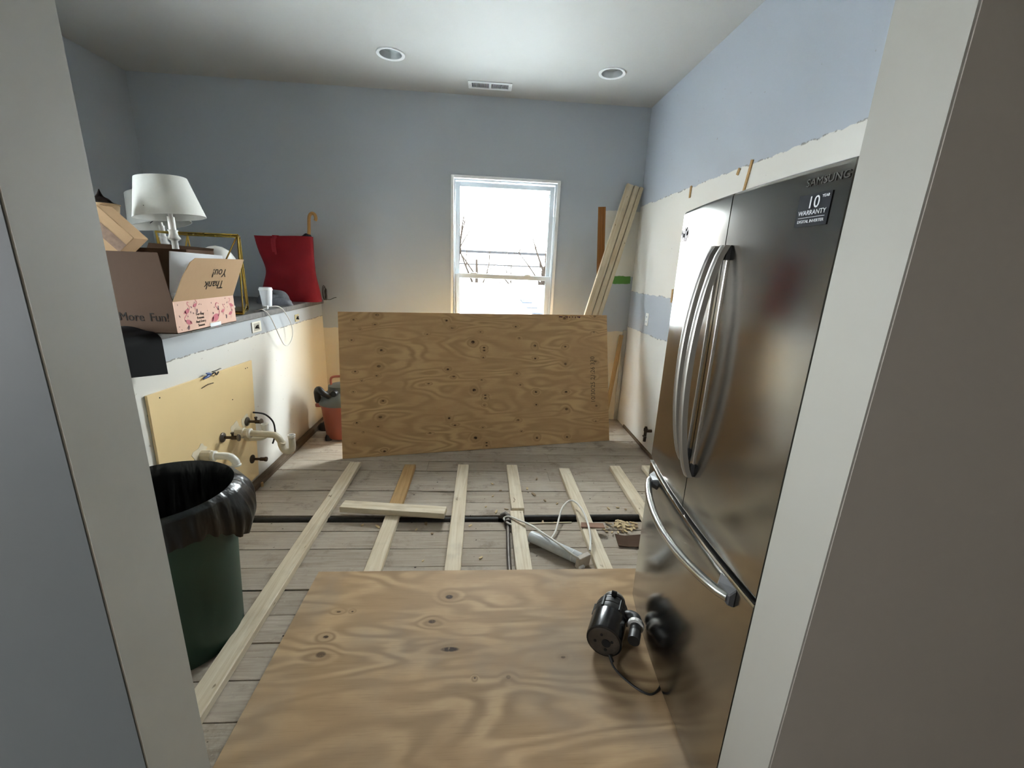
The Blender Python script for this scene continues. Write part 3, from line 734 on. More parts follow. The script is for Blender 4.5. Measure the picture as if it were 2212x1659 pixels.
lo = thing('drain_elbow', 'white drain stub with a downturned elbow above the bin', 'pipe', (WX, 2.35, .474))
xl([(.034, 0), (.034, .05), (.03, .056)], 10).build('coupling', M['pvc'], lo, bevel=.001)
xl([(.026, .052), (.030, .058), (.030, .072), (.024, .076)], 20).build('slip_nut', M['pvcw'], lo, smooth=40)
G().tube(smoothpath([(.06, 0, 0), (.12, 0, .0), (.155, 0, -.006), (.178, 0, -.03), (.182, 0, -.055)], 6), .021, 18).build('elbow', M['pvcw'], lo, smooth=60)
G().lathe([(.021, .0), (.025, .002), (.025, .010), (.021, .012)], 24).build('rim', M['pvcw'], lo, (.182, 0, -.062), smooth=40)
sp = thing('standpipe', 'short open white pipe turned upward behind the trap', 'pipe', (WX, 2.80, .40))
xl([(.024, 0), (.024, .03)], 18).build('coupling', M['pvc'], sp, smooth=40)
G().tube(smoothpath([(.02, 0, 0), (.09, 0, 0), (.120, 0, .012), (.132, 0, .04), (.132, 0, .095)], 6), .021, 18, caps=False).build('pipe', M['pvcw'], sp, smooth=60)
G().lathe([(.025, 0), (.025, .02), (.019, .02), (.018, .0)], 24, cap0=False, cap1=False).build('rim', M['pvcw'], sp, (.132, 0, .082), smooth=40)
for (yy, zz, lab, big) in ((2.835, .503, 'corroded stop valve farthest along the tan panel', 1), (2.553, .503, 'corroded stop valve beside the drain trap coupling', 1), (2.838, .222, 'low corroded stop valve near the panel bottom', 0)):
    v = thing('stop_valve', lab, 'valve', (WX, yy, zz), group='stop valves on the tan panel')
    xl([(.031, 0), (.030, .006), (.016, .014), (.010, .015)], 24).build('escutcheon', M['escut'] if big else M['brass'], v, smooth=40)
    xl([(.009, .01), (.009, .055), (.013, .056), (.013, .085), (.010, .088)], 14).build('body', M['brass'], v, smooth=40)
    if big:
        G().lathe([(.007, 0), (.007, .018), (.010, .019), (.010, .026)], 12).build('outlet', M['brass'], v, (.062, 0, .008), smooth=40)
        k = G().lathe([(.010, 0), (.022, .002), (.024, .010), (.020, .016)], 14, sx=1, sy=.55).xf(XAX).build('knob', M['escut'], v, (.088, 0, 0), smooth=40)
    else:
        xl([(.017, 0), (.017, .012)], 12).build('cap', M['brass'], v, (.088, 0, 0), bevel=.001)
cb = G().tube(smoothpath([(0, 0, 0), (.05, .05, -.03), (.075, .10, -.10), (.07, .13, -.18), (.05, .15, -.25), (.03, .155, -.30)], 7), .006, 8).build('dangling_cable', M['blackp'], None, (XH+.024, 2.905, .545), smooth=60)
tag(cb, 'dark cable curling down the half wall behind the trap', 'cable')
# small offcut against the plate
lumber('wood_peg', .02, .018, .06, M['pine2'], (-1.549, 2.86, .002), (0, -PI/2, .4), 'tiny upright wood stub against the half wall base', 'offcut')
# wire ends poking out above the panel
M['bluecap'] = plain('blue_wire_nut', '#2f4a86', .4); M['wire'] = plain('wire_grey', '#7c7a72', .5)
wv = thing('wire_ends', 'tangle of wire ends with blue nuts above the tan panel', 'wires', (XH+.012, 2.50, .90))
for i, (y0, z0, y1, z1) in enumerate(((-.05, .005, .02, .018), (-.02, .03, .02, .015))):
    G().tube([(.012, y0, z0), (.014, (y0+y1)/2, (z0+z1)/2), (.012, y1, z1)], [.004, .009, .006], 8).build('wire_nut', M['bluecap'], wv, smooth=50)
G().tube(smoothpath([(.0, .05, .022), (.022, .06, .03), (.024, .09, .033), (.006, .13, .024)], 6), .0035, 6).build('cable', M['wire'], wv, smooth=50)
G().tube(smoothpath([(.01, .02, .012), (.02, .045, .02), (.012, .07, .0), (.014, .09, .014)], 6), .004, 6).build('cable', M['blackp'], wv, smooth=50)
G().tube([(.006, -.07, -.045), (.012, -.02, -.035), (.012, .03, -.040)], .0025, 6).build('stray_wire', M['oldwood'], wv)
def outlet(name, label, loc, rot, w, h, hexc, slots=True, wires=False):
    t = thing(name, label, 'outlet', loc, rot)
    G().box(-w/2, w/2, -.006, 0, -h/2, h/2).build('plate', plain('outlet_plate', hexc, .4, var=.02), t, bevel=.002)
    if wires:
        G().box(-w*.32, w*.32, -.0066, -.0058, -h*.36, h*.36).build('device', plain('device_face', '#b9b3a2', .6), t)
        for k in range(4): G().tube(smoothpath([(-.02+.012*k, -.006, -.01), (-.02+.01*k, -.016, .008-.006*k), (.012, -.012, .012-.008*k), (.02, -.006, .004)], 4), .0028, 6).build('wire', M['blackp'], t, smooth=50)
    else:
        for dz in (-h*.2, h*.2):
            r = G().box(-w*.24, w*.24, -.0075, -.006, dz-h*.13, dz+h*.13).build('receptacle', M['white'], t, bevel=.001)
            for dx in (-w*.1, w*.1): G().box(dx-.0015, dx+.0015, -.008, -.0074, dz-.006, dz+.006).build('slot', M['dark'], r)
    return t
outlet('wall_outlet', 'white outlet with loose wires on the half wall under the cup', (XH, 3.125, 1.112), (0, 0, PI/2), .125, .075, '#e9e5d8', wires=True)
outlet('wall_outlet', 'small ivory outlet on the half wall below the red bag', (XH, 3.80, 1.098), (0, 0, PI/2), .075, .06, '#dccf9c', wires=True)
outlet('wall_outlet', 'white outlet on the blue band of the right wall', (XR, 3.885, 1.177), (0, 0, -PI/2), .07, .115, '#f0efe9')
# bits of trim left on the right wall
for (y0, z0, y1, z1, lab) in ((2.60, 2.245, 2.645, 2.03, 'longest wood sliver stuck on the right wall above the fridge'), (3.345, 2.232, 3.342, 2.15, 'short wood sliver stuck on the wall left of the fridge'),
                              (3.42, 1.475, 3.41, 1.37, 'wood sliver on the right wall beside the fridge door'), (2.72, 2.225, 2.735, 2.19, 'tiny dark sliver beside the long one above the fridge')):
    L = math.hypot(y1-y0, z1-z0); a = math.atan2(z0-z1, y0-y1)
    tag(G().hexa([(0, -.010, 0), (.006, -.010, 0), (.006, .010, 0), (0, .010, 0), (0, -.013, L), (.006, -.013, L), (.006, .009, L), (0, .009, L)]).build('wood_sliver', M['pine2'], None, (XR-.007, y1, z1), (-(a-PI/2)*-1, 0, 0)), lab, 'wood sliver', 'slivers on the right wall')
gv = thing('gas_valve', 'rusty gas valve stub low on the right wall by the fridge', 'valve', (XR-.001, 3.46, .13))
xl([(.014, -.06), (.014, 0)], 12).build('nipple', M['brass'], gv, (0, 0, .10), smooth=40)
G().lathe([(.013, 0), (.013, .10), (.018, .10), (.018, .125), (.012, .126), (.012, .14)], 14).build('body', M['brass'], gv, (-.055, 0, 0), smooth=40)
G().box(-.075, -.055, -.04, .012, .045, .057).build('lever', M['brass'], gv, bevel=.002)

# ------------------------------------------------------------------ countertop and what stands on it
CZ = 1.215
def m_counter():
    t = NT('dark_laminate'); n = t.noise(t.co(), 40, 5); col = t.mix(n, C('#4f4d4c'), C('#7d7a77'))
    x, y, z = t.xyz(t.co()); f = t.math('ABSOLUTE', t.math('SUBTRACT', t.math('FRACT', t.math('MULTIPLY', y, 2.6)), .5))
    col = t.mix(t.math('SUBTRACT', 1.0, t.step(f, .006, .012)), col, C('#38342f'))
    return t.fin(col, .45)
ct = tag(G().box(-.46, .46, -1.79, 1.79, 0, .04).build('countertop', m_counter(), None, (-2.04, 2.60, 1.1752), bevel=.003), 'dark grey counter slab along the top of the half wall', 'countertop')
M['kraft'] = m_cardboard('kraft_board', '#b0916f'); M['kraft_d'] = m_cardboard('brown_shaded_board', '#4b3627'); M['pink'] = m_cardboard('pink_print_board', '#dfb9a6')
M['whiteb'] = plain('white_board', '#e3e6ea', .6, var=.02); M['txt'] = plain('print_dark', '#18110c', .8, spec=.2); M['rose'] = plain('print_rose', '#c2606c', .7); M['leaf'] = plain('print_brown', '#5c3a3a', .7)
# the open gift box with raised flaps; local x = room x, local y = depth
bxA = thing('gift_box', 'open cardboard box with pink flamingo print hanging over the counter edge', 'box', (-1.68, 2.38, CZ+.0008))
w2, d2_, hh, tk = .22, .248, .152, .004
G().box(-w2, w2, -d2_, d2_, 0, tk).build('bottom', M['kraft'], bxA)
pf = G().box(w2-tk, w2, -d2_, d2_, 0, hh).build('printed_side', M['pink'], bxA)
G().box(-w2, -w2+tk, -d2_, d2_, 0, hh).build('side', M['kraft'], bxA)
ef = G().box(-w2, w2-tk, -d2_, -d2_+tk, 0, hh).build('end', M['kraft_d'], bxA)  # ends and near flap darkened in colour for the light coming from behind
G().box(-w2, w2-tk, d2_-tk, d2_, 0, hh).build('end', M['kraft_d'], bxA)
for wd_, dx_ in (('More', -.20), ('Fun!', -.075)): text('end_lettering', wd_, .056, M['txt'], ef, (w2+dx_, -d2_-.0006, .075), (PI/2, 0, 0), sx=.92)
# near end flap, raised
G().hexa([(-w2, -d2_, hh), (w2-.004, -d2_, hh), (w2-.004, -d2_+tk, hh), (-w2, -d2_+tk, hh), (-w2, -d2_-.006, hh+.222), (w2-.032, -d2_-.006, hh+.222), (w2-.032, -d2_-.002, hh+.222), (-w2, -d2_-.002, hh+.222)]).build('end_flap', M['kraft_d'], bxA)
# front flap with the thanks, leaning outward, one corner rounded off
g = G(); lean = .085; top = .205
outl = [(-d2_, 0), (d2_, 0), (d2_+.002, top), (-d2_+.075, top), (-d2_+.045, top*.9), (-d2_+.02, top*.6)]
b0 = [(w2 - tk + lean*z/top, y, hh+z) for y, z in outl]; b1 = [(w2 + lean*z/top, y, hh+z) for y, z in outl]
g.rings([b0, b1]); fl = g.build('front_flap', M['kraft'], bxA)
ang = math.atan2(lean, top)
tm = text('flap_lettering', 'Thank\nYou!', .066, M['txt'], fl, (0, 0, 0), (0, 0, 0), align='LEFT')
ny = Vector((math.cos(ang), 0, -math.sin(ang))); up_ = Vector((math.sin(ang), 0, math.cos(ang)))
mt = Matrix((Vector((0, -1, 0)), -up_, ny)).transposed().to_4x4()
mt.translation = Vector((w2+lean*.5, .115, hh+top*.5)) + ny*.0007
tm.matrix_local = mt
# far end flap shows its white inside
G().hexa([(-w2+.09, d2_-tk, hh), (w2-.01, d2_-tk, hh), (w2-.01, d2_, hh), (-w2+.09, d2_, hh), (-w2+.115, d2_+.012, hh+.235), (w2-.04, d2_+.012, hh+.222), (w2-.04, d2_+.016, hh+.222), (-w2+.115, d2_+.016, hh+.235)]).build('end_flap', M['whiteb'], bxA)
G().grid(lambda u, v: ((u-.5)*.40, (v-.5)*.44, .12+.05*mnoise.noise((u*5, v*5, 2))+.03*math.sin(u*9)*math.sin(v*7)), 26, 26).build('packing_paper', plain('packing_paper', '#cfd6de', .4, var=.15, sc=60), bxA, smooth=60)
# print on the pink side
g = G(); gl = G()
def disc(gg, y, z, a, b, rot=0.0, n=14):
    pts = []
    for k in range(n):
        t_ = 2*PI*k/n; p, q = a*math.cos(t_), b*math.sin(t_)
        pts.append((0, y+p*math.cos(rot)-q*math.sin(rot), z+p*math.sin(rot)+q*math.cos(rot)))
    bi = len(gg.v); gg.v += pts; gg.f.append(tuple(range(bi, bi+n)))
def bird(y, z, s, m=1):
    disc(g, y, z, .020*s, .012*s, .35*m); disc(g, y-m*.018*s, z-.004*s, .010*s, .005*s, .9*m)
    pts = [(y+m*.014*s, z+.004*s), (y+m*.024*s, z+.012*s), (y+m*.026*s, z+.022*s), (y+m*.016*s, z+.030*s), (y+m*.008*s, z+.038*s), (y+m*.010*s, z+.047*s), (y+m*.018*s, z+.049*s)]
    for (a0, c0), (a1, c1) in zip(pts, pts[1:]): disc(g, (a0+a1)/2, (c0+c1)/2, math.hypot(a1-a0, c1-c0)*.62, .0020*s+.0006, math.atan2(c1-c0, a1-a0), 8)
    disc(g, y+m*.024*s, z+.046*s, .004*s, .0016*s, -.9*m, 8)
    for dy in (-.003, .004): disc(g, y+dy*s, z-.024*s, .0008*s, .014*s, .06*m, 6)
for y, z, s, m in ((-.165, .10, .9, 1), (-.165, .047, 1.0, -1), (.055, .045, 1.6, 1), (.215, .10, .8, -1), (.20, .055, .8, 1), (-.10, .125, .7, 1), (.13, .075, .7, 1)): bird(y, z, s, m)
for i in range(38):
    y, z = random.uniform(-.235, .235), random.uniform(.012, .142)
    if -.13 < y < -.01 and z < .085: continue
    disc(gl, y, z, random.uniform(.003, .007), random.uniform(.0015, .0035), random.uniform(0, 3), 8)
for y, z in ((-.17, .02), (-.09, .095), (.155, .04), (.09, .095)): disc(gl, y, z, .012, .006, 1.3)
o = g.build('flamingo_print', M['rose'], pf, (w2+.0006, 0, 0)); o['kind'] = 'stuff'
o = gl.build('leaf_print', M['leaf'], pf, (w2+.0006, 0, 0)); o['kind'] = 'stuff'
text('side_lettering', 'For Any\nReason\nAnd Every\nSeason', .019, M['txt'], pf, (w2+.0008, -.07, .050), (PI/2, 0, PI/2))
G().box(w2+.0004, w2+.001, .0, .095, .001, .020).build('tape_label', M['whiteb'], pf)

def carton(name, label, loc, size, mat, rot=(0, 0, 0), open_=False, flaps=(), tape=True):
    t = thing(name, label, 'box', loc, rot); a, b, h = size[0]/2, size[1]/2, size[2]
    if not open_:
        G().box(-a, a, -b, b, 0, h).build('body', mat, t, bevel=.002)
        if tape:
            G().box(-a-.0004, a+.0004, -.025, .025, h, h+.0004).build('tape', plain('brown_tape', '#8d7463', .25), t)
    else:
        g = G().box(-a, a, -b, b, 0, .004)
        g.build('bottom', mat, t)
        for bx in ((-a, a, -b, -b+.004), (-a, a, b-.004, b), (-a, -a+.004, -b+.004, b-.004), (a-.004, a, -b+.004, b-.004)): G().box(*bx, .004, h).build('side', mat, t)
    return t
bB = carton('storage_box', 'deep open brown box holding a white lamp on the counter', (-1.92, 2.815, CZ+.0008), (.40, .26, .40), M['kraft_d'], open_=True)
G().hexa([(-.20, .126, .40), (.20, .126, .40), (.20, .13, .40), (-.20, .13, .40), (-.20, .150, .435), (.19, .150, .415), (.19, .154, .415), (-.20, .154, .435)]).build('flap', M['kraft_d'], bB)
carton('storage_box', 'closed brown box under the tilted taped carton', (-2.17, 2.43, CZ+.0008), (.46, .44, .365), M['kraft_d'])
carton('small_carton', 'kraft carton under the paper bowl beside the jamb', (-2.03, 2.56, CZ+.367), (.16, .12, .155), M['kraft'])
tc = carton('taped_carton', 'tilted kraft carton sealed with shiny brown tape', (-1.735, 2.33, CZ+.405), (.10, .11, .20), M['kraft'], (0, 0, 0))
tc.rotation_euler = (0.0, -math.radians(43), .10)
G().box(-.0508, -.0502, -.0555, .0555, .0, .20).build('tape', plain('glossy_tape', '#8f7767', .22, var=.2, sc=50), tc)
G().grid(lambda u, v: (-.050+.05*u, -.0558-.002*abs(mnoise.noise((u*9, v*14, 1))), .2*v), 8, 20).build('tape', plain('glossy_tape', '#8f7767', .22, var=.2, sc=50), tc, smooth=60)
bw = thing('paper_bowl', 'round kraft paper bowl with a dark cloth heaped in it', 'bowl', (-2.02, 2.56, CZ+.5235))
G().lathe([(0, 0), (.050, 0), (.062, .085), (.066, .085), (.066, .092), (.060, .092), (.047, .006), (0, .006)], 36, cap0=False, cap1=False).build('bowl', plain('kraft_paper', '#c3a57e', .7), bw, smooth=40)
G().grid(lambda u, v: ((.004+.058*v)*math.cos(2*PI*u)-.01*(1-v), (.004+.058*v)*math.sin(2*PI*u), .088+.055*(1-v)**1.2*(1+.4*math.cos(2*PI*u-2.8))+.012*mnoise.noise((u*6, v*3, 0))), 40, 10).build('cloth', plain('dark_cloth', '#2c211d', .9), bw, smooth=70)
# lamps
M['shade'] = plain('lampshade_linen', '#d3d2cb', .8, var=.03, sc=80, bump=.1); M['ceramic'] = plain('white_ceramic', '#e4e2dd', .25, var=.02)
def table_lamp(name, label, loc, h, sh0, r0, r1, hs, tilt):
    t = thing(name, label, 'lamp', loc)
    G().lathe([(0, 0), (.065, 0), (.065, .012), (.03, .03), (.018, .06), (.016, h*.55), (.026, h*.60), (.018, h*.66), (.017, h*.76), (.019, h*.765), (.034, h*.785), (.033, h*.795), (.024, h*.82), (.022, h*.85), (.026, h*.865), (.026, h*.872), (.019, h*.874), (.019, h), (.012, h), (.012, h+.02), (0, h+.02)], 28, cap0=False, cap1=False).build('stem', M['ceramic'], t, smooth=45)
    s = G().lathe([(r0, 0), (r1, hs), (r1-.003, hs), (r0-.003, 0)], 56, cap0=False, cap1=False)
    s.f += [(j, (j+1) % 56, 168+(j+1) % 56, 168+j) for j in range(56)]
    so = s.build('shade', M['shade'], t, (0, 0, sh0), (0, tilt, 0), smooth=40)
    for k in range(3):
        a = 2*PI*k/3+.4; G().tube([(0, 0, .05), (r0*.55*math.cos(a), r0*.55*math.sin(a), .05), ((r0-.011)*math.cos(a), (r0-.011)*math.sin(a), .048)], .0025, 6).build('spider_arm', M['dark'], so)
    G().lathe([(.028, .040), (.028, .058)], 16).build('fitter_ring', M['dark'], so)
    G().lathe([(.014, .058), (.02, .075), (.03, .10), (.03, .12), (.018, .14), (0, .146)], 18, cap0=False, cap1=False).build('bulb', M['ceramic'], so, smooth=60)
    return t
table_lamp('table_lamp', 'white candlestick lamp with the large front drum shade', (-1.865, 2.82, CZ+.0055), .58, .575, .178, .126, .215, -.10)
table_lamp('table_lamp', 'white candlestick lamp behind with its shade half hidden', (-2.235, 3.27, CZ+.0008), .56, .56, .180, .130, .215, -.22)
# gold wire frame with glass, and the dome lamp inside it
M['gold'] = m_metal('gold_wire', '#a88d42', .25, (1, 1, 1), .05)
gf = thing('gold_frame', 'large gold wire geometric lantern frame on the counter', 'lantern', (-1.83, 3.13, CZ+.0008))
T = [(-.26, -.13, .505), (.25, -.15, .505), (.115, .13, .505), (-.24, .14, .505)]
Bm = [(-.23, -.15, .005), (.235, -.17, .005), (.11, .14, .005), (-.23, .15, .005)]
Mi = [(.205, -.06, .06), (-.27, 0, .09)]
def bar(a, b, r=.0045, nm='wire'): G().tube([a, b], r, 6).build(nm, M['gold'], gf)
for i in range(4):
    bar(T[i], T[(i+1) % 4], .007, 'top_bar'); bar(Bm[i], Bm[(i+1) % 4], .006, 'base_bar')
for a, b in ((T[1], Mi[0]), (T[2], Mi[0]), (Bm[1], Mi[0]), (Bm[2], Mi[0]), (T[0], Mi[1]), (T[3], Mi[1]), (Bm[0], Mi[1]), (Bm[3], Mi[1]), (T[1], Bm[1]), (T[2], Bm[2]), (T[0], Bm[0]), (T[3], Bm[3]), (T[1], (-.03, -.155, .02))): bar(a, b)
G().prism([(-.22, -.14), (.225, -.16), (.10, .13), (-.22, .14)], .002, .02).build('base_tray', plain('dark_gold_tray', '#5d4b1e', .4, .7), gf)
dm = thing('dome_lamp', 'white domed lamp standing inside the gold frame', 'lamp', (-1.83, 3.16, CZ+.022))
G().lathe([(0, 0), (.07, 0), (.07, .012), (.02, .03), (.015, .26)], 24, cap0=False).build('stand', M['ceramic'], dm, smooth=40)
G().lathe([(.125, .235), (.123, .28), (.108, .34), (.08, .385), (.04, .41), (0, .418)], 40, cap0=False, cap1=False).build('dome', M['ceramic'], dm, smooth=60)
# kraft parcel partly hidden behind the thank-you flap
carton('small_carton', 'plain kraft carton between the pink box and gold frame', (-1.665, 2.78, CZ+.0008), (.09, .24, .12), M['kraft'], tape=False)
# black folder drooping over the counter edge
g = G()
def fol(u, v):
    y = -.155+.31*u; s = v*.40
    if s < .17: x, z = -.20+s, .012+.02*math.sin(s/.17*PI)
    else: q = s-.17; x, z = -.03+.055*math.sin(min(q/.06, 1)*PI/2)+.01*u, .012-.004-max(0, q-.02)*(.78+.2*u)
    return (x, y+.05*v*(1-u), z)
o = g.grid(fol, 12, 26).build('black_folder', plain('black_leatherette', '#0a0a0b', .85, spec=.15), None, (-1.56, 1.955, CZ+.004), solid=.003, smooth=60)
tag(o, 'limp black folder drooping over the counter edge by the jamb', 'folder')
# red tote bag
M['red'] = plain('red_felt', '#93101f', .85, var=.18, sc=7, bump=.2); M['red2'] = plain('red_strap', '#a82835', .8)
rb = thing('tote_bag', 'upright red fabric tote bag at the far end of the counter', 'bag', (-1.775, 4.10, CZ+.0008))
def ring_bag(z, n=48):
    k = z/.565; w_ = .245 + .008*math.cos(k*6); dpt = .085*(1-k)+.045*k; pts = []
    for j in range(n):
        a = 2*PI*j/n; ca, sa = math.cos(a), math.sin(a)
        x = w_*math.copysign(abs(ca)**.35, ca); y = dpt*math.copysign(abs(sa)**.55, sa)
        if ca < 0: x += .045*math.exp(-((k-.45)/.25)**2) + .03*(1-k)*k*2
        else: x += .022*(1-k)**2 - .006*k
        y += .014*mnoise.noise((x*6, k*5, 3.3+sa)) * (1 if k < .97 else .3)
        pts.append((x, y, z + (.006*math.sin(x*9) if k > .97 else 0)))
    return pts
rings = [ring_bag(.565*i/22) for i in range(23)]
inner = [[(x*.975, y*.90, z) for x, y, z in rings[i]] for i in (22, 18, 12)]
G().rings(rings+inner, True, True).build('body', M['red'], rb, smooth=60)
for dx, L in ((-.065, .14), (-.045, .16)):
    G().grid(lambda u, v, dx=dx, L=L: (dx+(u-.5)*.018, -.066-.012*math.sin(v*PI)-.004*v-(.02 if v > .1 else 0), .565-L*v), 3, 10).build('strap', M['red2'], rb, solid=.003)
G().grid(lambda u, v: (-.055+(u-.5)*.05, -.05+.02*u, .568-.02*v), 3, 3).build('strap', M['red2'], rb, solid=.003)
um = thing('umbrella', 'folded umbrella with curved wooden handle in the red bag', 'umbrella', (-1.562, 4.10, CZ+.40))
hp = smoothpath([(0, 0, .17), (.008, 0, .24), (.012, 0, .30), (.02, 0, .345), (.042, 0, .368), (.066, 0, .358), (.074, 0, .328), (.066, 0, .308)], 7)
G().tube(hp, .014, 12).build('handle', plain('bent_cane', '#b98a4c', .4, var=.1), um, smooth=60)
G().lathe([(.0, .02), (.022, .04), (.026, .12), (.03, .165), (.012, .195)], 14, cap0=False).build('furled_canopy', plain('navy_nylon', '#1d2030', .6), um, smooth=40)
G().grid(lambda u, v: (-.005-.07*u, -.02*u, .16+.03*v*(1-u*.6)+.018*math.sin(u*5)*(1-u)), 8, 4).build('loose_panel', plain('navy_nylon', '#1d2030', .6), um, solid=.002)
# coil of cable at the counter end
co_ = thing('cable_coil', 'coil of thin black cable hanging by the red bag', 'cable', (-1.525, 4.26, CZ+.001))
for k, (r, dx) in enumerate(((.062, 0), (.055, .010), (.068, -.006))):
    G().tube([(dx+.012*math.sin(a*.5), r*.8*math.cos(a), r+.004+r*1.25*math.sin(a)*.8) for a in [2*PI*i/30 for i in range(31)]], .003, 6).build('loop', M['blackp'], co_, smooth=60)
G().tube(smoothpath([(0, .02, .01), (.03, .07, .004), (.06, .14, .02), (.13, .17, .018)], 7), .003, 6).build('tail', M['blackp'], co_, smooth=60)
# paper cup
cp = thing('paper_cup', 'white lidded paper coffee cup on the counter', 'cup', (-1.695, 3.50, CZ+.0008))
G().lathe([(0, .004), (.030, .004), (.030, 0), (.032, 0), (.0455, .132), (.0455, .135)], 36, cap0=False).build('cup', M['whiteb'], cp, smooth=40)
G().lathe([(.0465, .127), (.049, .129), (.049, .138), (.046, .140), (.044, .150), (.040, .151), (.038, .146), (0, .145)], 36, cap0=False, cap1=False).build('lid', M['white'], cp, smooth=40)
# grey knit bundle
M['knit'] = plain('grey_knit', '#7d7f86', .95, var=.2, sc=60, bump=.3)
def blob(name, parent, loc, a, b, h, seed, rotz=0.0):
    n, m = 36, 14; rings = []
    for i in range(m):
        k = i/(m-1); r = math.cos(k*PI/2)**.6; z = h*math.sin(k*PI/2)
        rings.append([((a*r+.012*mnoise.noise((math.cos(2*PI*j/n)*2, math.sin(2*PI*j/n)*2, seed+k*2)))*math.cos(2*PI*j/n), (b*r)*math.sin(2*PI*j/n), max(.0, z*(1+.35*mnoise.noise((math.cos(2*PI*j/n)*1.3, math.sin(2*PI*j/n)*1.3, seed)))) if i else 0) for j in range(n)])
    return G().rings(rings).build(name, M['knit'], parent, loc, (0, 0, rotz), smooth=70)
kn = thing('knit_bundle', 'bundled grey knitwear lying between the cup and red bag', 'clothing', (-1.75, 3.75, CZ+.0008))
blob('sleeve', kn, (.075, -.045, 0), .10, .05, .055, 1.0, -.25); blob('body', kn, (-.035, .06, 0), .13, .075, .095, 4.0, .3)
# phone charger with its cable looping over the edge
M['cord'] = plain('white_cord', '#d9d6cf', .45, var=.02)
ch = thing('phone_charger', 'white charger block with a cable looping over the edge', 'charger', (-1.625, 3.33, CZ+.0008))
G().box(-.016, .016, -.028, .028, 0, .028).build('plug_block', M['white'], ch, rot=(0, 0, .35), bevel=.004)
G().box(-.012, .012, -.11, -.03, 0, .018).build('adapter', plain('grey_adapter', '#6c6a66', .5), ch, rot=(0, 0, .2), bevel=.003)
G().tube(smoothpath([(.01, .028, .016), (.045, .07, .018), (.062, .12, -.005), (.066, .20, -.08), (.068, .25, -.16), (.068, .245, -.24), (.068, .17, -.295), (.068, .09, -.285), (.068, .03, -.22), (.066, -.03, -.12), (.060, -.09, -.03), (.042, -.14, .012), (.015, -.155, .004), (-.008, -.15, .004)], 8), .0036, 8).build('cable', M['cord'], ch, smooth=60)

# ------------------------------------------------------------------ lumber in the far corner
def stick(name, p0, p1, w, t, mat, label, roll=0.0, group=None, facing=None):
    p0, p1 = Vector(p0), Vector(p1); d = p1-p0; L = d.length; ex_ = d.normalized()
    f = Vector(facing or (0, -1, 0)); ez_ = (f - ex_*f.dot(ex_)).normalized(); ey_ = ez_.cross(ex_)
    o = G().box(-L/2, L/2, -w/2, w/2, -t, 0).build(name, mat, None, bevel=.003)
    m = Matrix((ex_, ey_, ez_)).transposed().to_4x4() @ Matrix.Rotation(roll, 4, 'X'); m.translation = (p0+p1)/2
    o.matrix_world = m
    return tag(o, label, 'board', group)
M['pine3'] = m_lumber('stored_pine', '#d6c8ae', '#bca886')
dirv = Vector((.70, .42, 2.40)).normalized()
top0 = Vector((1.385, 4.325, 2.408)); side = Vector((1, 0, 0)); side = (side - dirv*side.dot(dirv)).normalized()
LG = 'boards leaning in the corner'
for i, (off, w_, lab) in enumerate(((0, .066, 'leftmost pale board leaning in the corner behind the plywood'), (.066, .046, 'middle pale board leaning in the corner behind the plywood'), (.116, .036, 'rightmost pale board leaning in the corner behind the plywood'))):
    tp = top0 + side*off + Vector((0, -.002*i, .004*i)); L = tp.z/dirv.z - .004
    stick('leaning_board', tp - dirv*L, tp, w_, .038, M['pine3'], lab, group=LG)
M['cedar'] = m_lumber('orange_brown_wood', '#a8723c', '#7f5226')
stick('wall_strip', (1.215, YB-.002, 1.2), (1.146, YB-.002, 2.205), .078, .016, M['cedar'], 'orange brown wood strip upright on the wall right of the window')
stick('leaning_stick', (1.335, 4.22, .012), (1.468, 4.355, .955), .042, .02, M['pine2'], 'short tan stick leaning in the right corner beside the plywood')

# ------------------------------------------------------------------ shop vacuum behind the sheet
M['orange'] = plain('orange_plastic', '#97503d', .45, var=.12, sc=6); M['vgrey'] = plain('vac_grey', '#5b5f5b', .5)
vc = thing('shop_vacuum', 'orange and grey shop vacuum behind the plywood sheet', 'vacuum', (-1.285, 3.80, .001))
G().lathe([(0, .015), (.125, .015), (.140, .03), (.165, .30), (.172, .325), (.178, .325), (.178, .345), (.165, .345)], 40, cap0=False).build('drum', M['orange'], vc, smooth=40)
G().lathe([(.182, .340), (.184, .36), (.165, .40), (.125, .435), (.10, .45), (.095, .50), (.06, .515), (0, .52)], 40, cap0=False, cap1=False).build('lid', M['vgrey'], vc, smooth=40)
for a in (.5, 2.2, 3.9, 5.5):
    G().lathe([(.03, 0), (.03, .03), (.02, .05)], 14).build('caster', M['blackp'], vc, (.135*math.cos(a), .135*math.sin(a), 0), smooth=40)
G().tube(smoothpath([(-.06, -.03, .50), (-.055, -.03, .575), (.02, -.03, .59), (.09, -.03, .58), (.095, -.03, .50)], 5), .011, 8).build('carry_handle', M['orange'], vc, smooth=60)
G().tube(smoothpath([(-.05, -.13, .43), (-.09, -.16, .47), (-.125, -.15, .50), (-.155, -.12, .47), (-.165, -.09, .40), (-.17, -.07, .37)], 6), .027, 14).build('hose', M['blackp'], vc, smooth=60)
G().box(-.21, -.16, -.05, .05, .30, .335).build('latch', M['orange'], vc, bevel=.006)
G().lathe([(.03, 0), (.034, .02), (.026, .05)], 16).xf(Matrix.Rotation(PI/2, 4, 'X')).build('switch_knob', M['blackp'], vc, (-.01, -.09, .455), smooth=40)
tag(blob('dark_rag', None, (-1.50, 3.98, .002), .07, .06, .07, 8.0), 'dark crumpled rag on the floor beside the vacuum', 'rag').data.materials[0] = plain('dark_rag', '#2b2824', .95)

